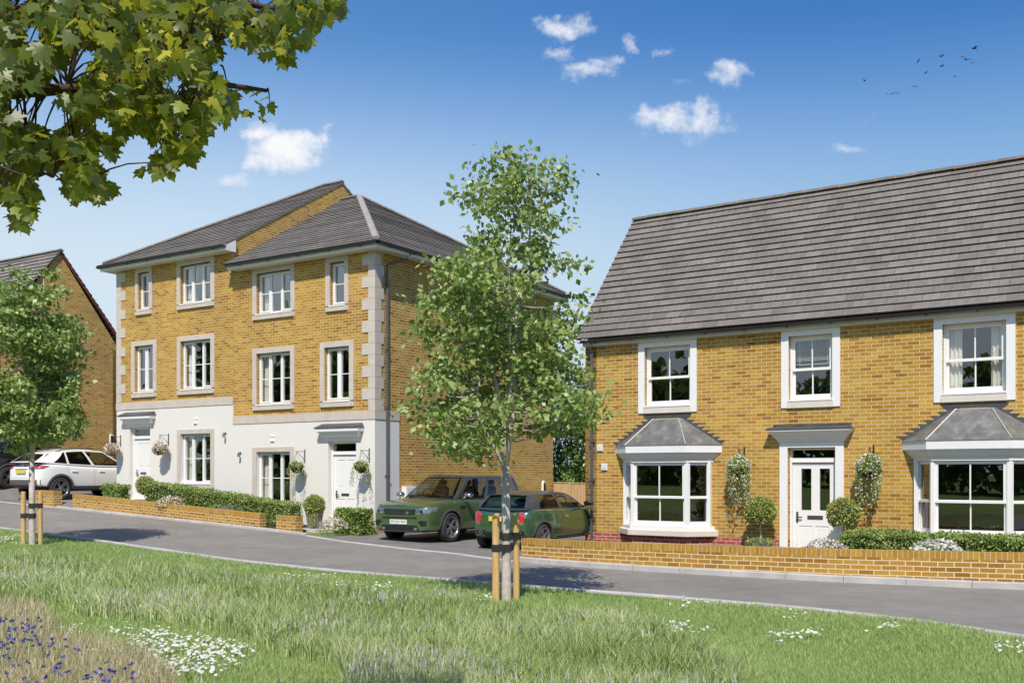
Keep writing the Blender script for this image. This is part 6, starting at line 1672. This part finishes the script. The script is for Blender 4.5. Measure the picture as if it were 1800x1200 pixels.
# cumulus: soft lumps placed by direction in the northern sky, broken up with noise
tc = wn('TexCoord'); sp = wn('SeparateXYZ'); t.links.new(tc.outputs['Generated'], sp.inputs[0])
yp = wm('MAXIMUM', sp.outputs[1], .05); U0 = wm('DIVIDE', sp.outputs[0], yp); V0 = wm('DIVIDE', sp.outputs[2], yp)
cb = wn('CombineXYZ'); t.links.new(U0, cb.inputs[0]); t.links.new(V0, cb.inputs[1])
def nz(scale, detail, rough=.6, off=0.):
    n = wn('TexNoise'); n.inputs['Scale'].default_value = scale; n.inputs['Detail'].default_value = detail; n.inputs['Roughness'].default_value = rough
    if off:
        a = wn('VectorMath', operation='ADD'); a.inputs[1].default_value = (off, off * .7, 0); t.links.new(cb.outputs[0], a.inputs[0]); t.links.new(a.outputs[0], n.inputs['Vector'])
    else: t.links.new(cb.outputs[0], n.inputs['Vector'])
    return n.outputs[0]
U = wm('MULTIPLY_ADD', wm('SUBTRACT', nz(26, 7, .6, 1.7), .5), .060, U0); V = wm('MULTIPLY_ADD', wm('SUBTRACT', nz(30, 7, .6, 5.1), .5), .040, V0)   # billowing
fine = wm('SUBTRACT', nz(48, 9, .64), .5); wide = wm('SUBTRACT', nz(11, 4, .5, 3.3), .5)
CL = [  # px, py, rx, ry, strength (as seen from the viewpoint of the photograph)
    (510, 262, 82, 46, 1.25), (465, 232, 38, 26, 1.1), (550, 250, 42, 34, 1.1), (460, 286, 42, 22, .95), (412, 316, 30, 14, .55),
    (985, 48, 68, 26, .9), (1010, 34, 36, 20, .8), (965, 92, 52, 17, .55), (1035, 122, 62, 18, .75), (1070, 108, 32, 18, .7), (1108, 82, 22, 15, .6), (1165, 88, 32, 14, .65),
    (1282, 128, 42, 26, .8), (1205, 212, 90, 30, .95), (1232, 192, 46, 26, .95), (1150, 208, 30, 22, .8), (1275, 228, 36, 14, .6), (1205, 240, 34, 18, .5), (1500, 262, 40, 12, .38), (1230, 290, 40, 12, .3), (1190, 146, 22, 10, .3), (1535, 208, 26, 9, .3), (300, 298, 40, 10, .25)]
dens = None; shade = None
for px, py, rx, ry, s_ in CL:
    du = wm('MULTIPLY', wm('SUBTRACT', U, (px - 900) / 1800), 1800 / rx); dv = wm('MULTIPLY', wm('SUBTRACT', V, (831 - py) / 1800), 1800 / ry)
    d2 = wm('MULTIPLY_ADD', du, du, wm('MULTIPLY', dv, dv)); q = wm('MULTIPLY', wm('SUBTRACT', 1., d2), s_)
    q = wm('MAXIMUM', q, -1.)
    lit = wm('MULTIPLY', wm('MULTIPLY_ADD', dv, .30, .7), wm('MAXIMUM', q, 0.))
    dens = q if dens is None else wm('MAXIMUM', dens, q); shade = lit if shade is None else wm('MAXIMUM', shade, lit)
dn = wm('MULTIPLY_ADD', fine, 2.3, wm('MULTIPLY_ADD', wide, 1.6, dens))
mr = wn('MapRange', interpolation_type='SMOOTHSTEP'); mr.inputs[1].default_value = .0; mr.inputs[2].default_value = 1.5; t.links.new(dn, mr.inputs[0])
alpha = wm('MULTIPLY', mr.outputs[0], wm('GREATER_THAN', sp.outputs[1], .05))
alpha = wm('MULTIPLY', alpha, .96)
ccol = wn('Mix', data_type='RGBA'); t.links.new(wm('MULTIPLY_ADD', fine, .6, wm('MULTIPLY', shade, 1.5), clamp=True), ccol.inputs[0]); ccol.inputs[6].default_value = (4.2, 4.7, 5.6, 1); ccol.inputs[7].default_value = (6.1, 6.1, 6.15, 1)
mx = wn('Mix', data_type='RGBA'); t.links.new(alpha, mx.inputs[0])
hz = wn('MapRange', interpolation_type='SMOOTHSTEP'); hz.inputs[1].default_value = .41; hz.inputs[2].default_value = .16; t.links.new(sp.outputs[2], hz.inputs[0])   # pale summer haze low in the sky
hm = wn('Mix', data_type='RGBA'); t.links.new(wm('MULTIPLY', hz.outputs[0], .95), hm.inputs[0]); t.links.new(hs.outputs[0], hm.inputs[6]); hm.inputs[7].default_value = (4.2, 4.95, 5.5, 1)
rd_ = wn('MapRange', interpolation_type='SMOOTHSTEP'); rd_.inputs[1].default_value = -.1; rd_.inputs[2].default_value = .75; t.links.new(wm('MULTIPLY_ADD', sp.outputs[2], .7, sp.outputs[0]), rd_.inputs[0])   # the sky deepens away from the sun
dk = wn('Mix', data_type='RGBA', blend_type='MULTIPLY'); t.links.new(rd_.outputs[0], dk.inputs[0]); t.links.new(hm.outputs[2], dk.inputs[6]); dk.inputs[7].default_value = (.52, .70, .86, 1)
t.links.new(dk.outputs[2], mx.inputs[6]); t.links.new(ccol.outputs[2], mx.inputs[7])
bg = wn('Background'); bg.inputs['Strength'].default_value = .15; t.links.new(mx.outputs[2], bg.inputs['Color'])
ow = wn('OutputWorld'); t.links.new(bg.outputs[0], ow.inputs[0])
cam = bpy.data.cameras.new('camera'); co = bpy.data.objects.new('camera', cam); COL.objects.link(co)
co.location = (0, 0, CAM_H); co.rotation_euler = (rad(90), 0, 0)
cam.sensor_width = 36; cam.lens = 36; cam.shift_y = 231 / 1800; cam.clip_end = 3000; cam.clip_start = .05
S.camera = co
S.view_settings.view_transform = 'Standard'; S.view_settings.look = 'None'; S.view_settings.exposure = .10; S.view_settings.gamma = 1; S.view_settings.use_curve_mapping = False
S.cycles.use_denoising = True; S.cycles.max_bounces = 8; S.cycles.transparent_max_bounces = 16; S.cycles.sample_clamp_indirect = 6
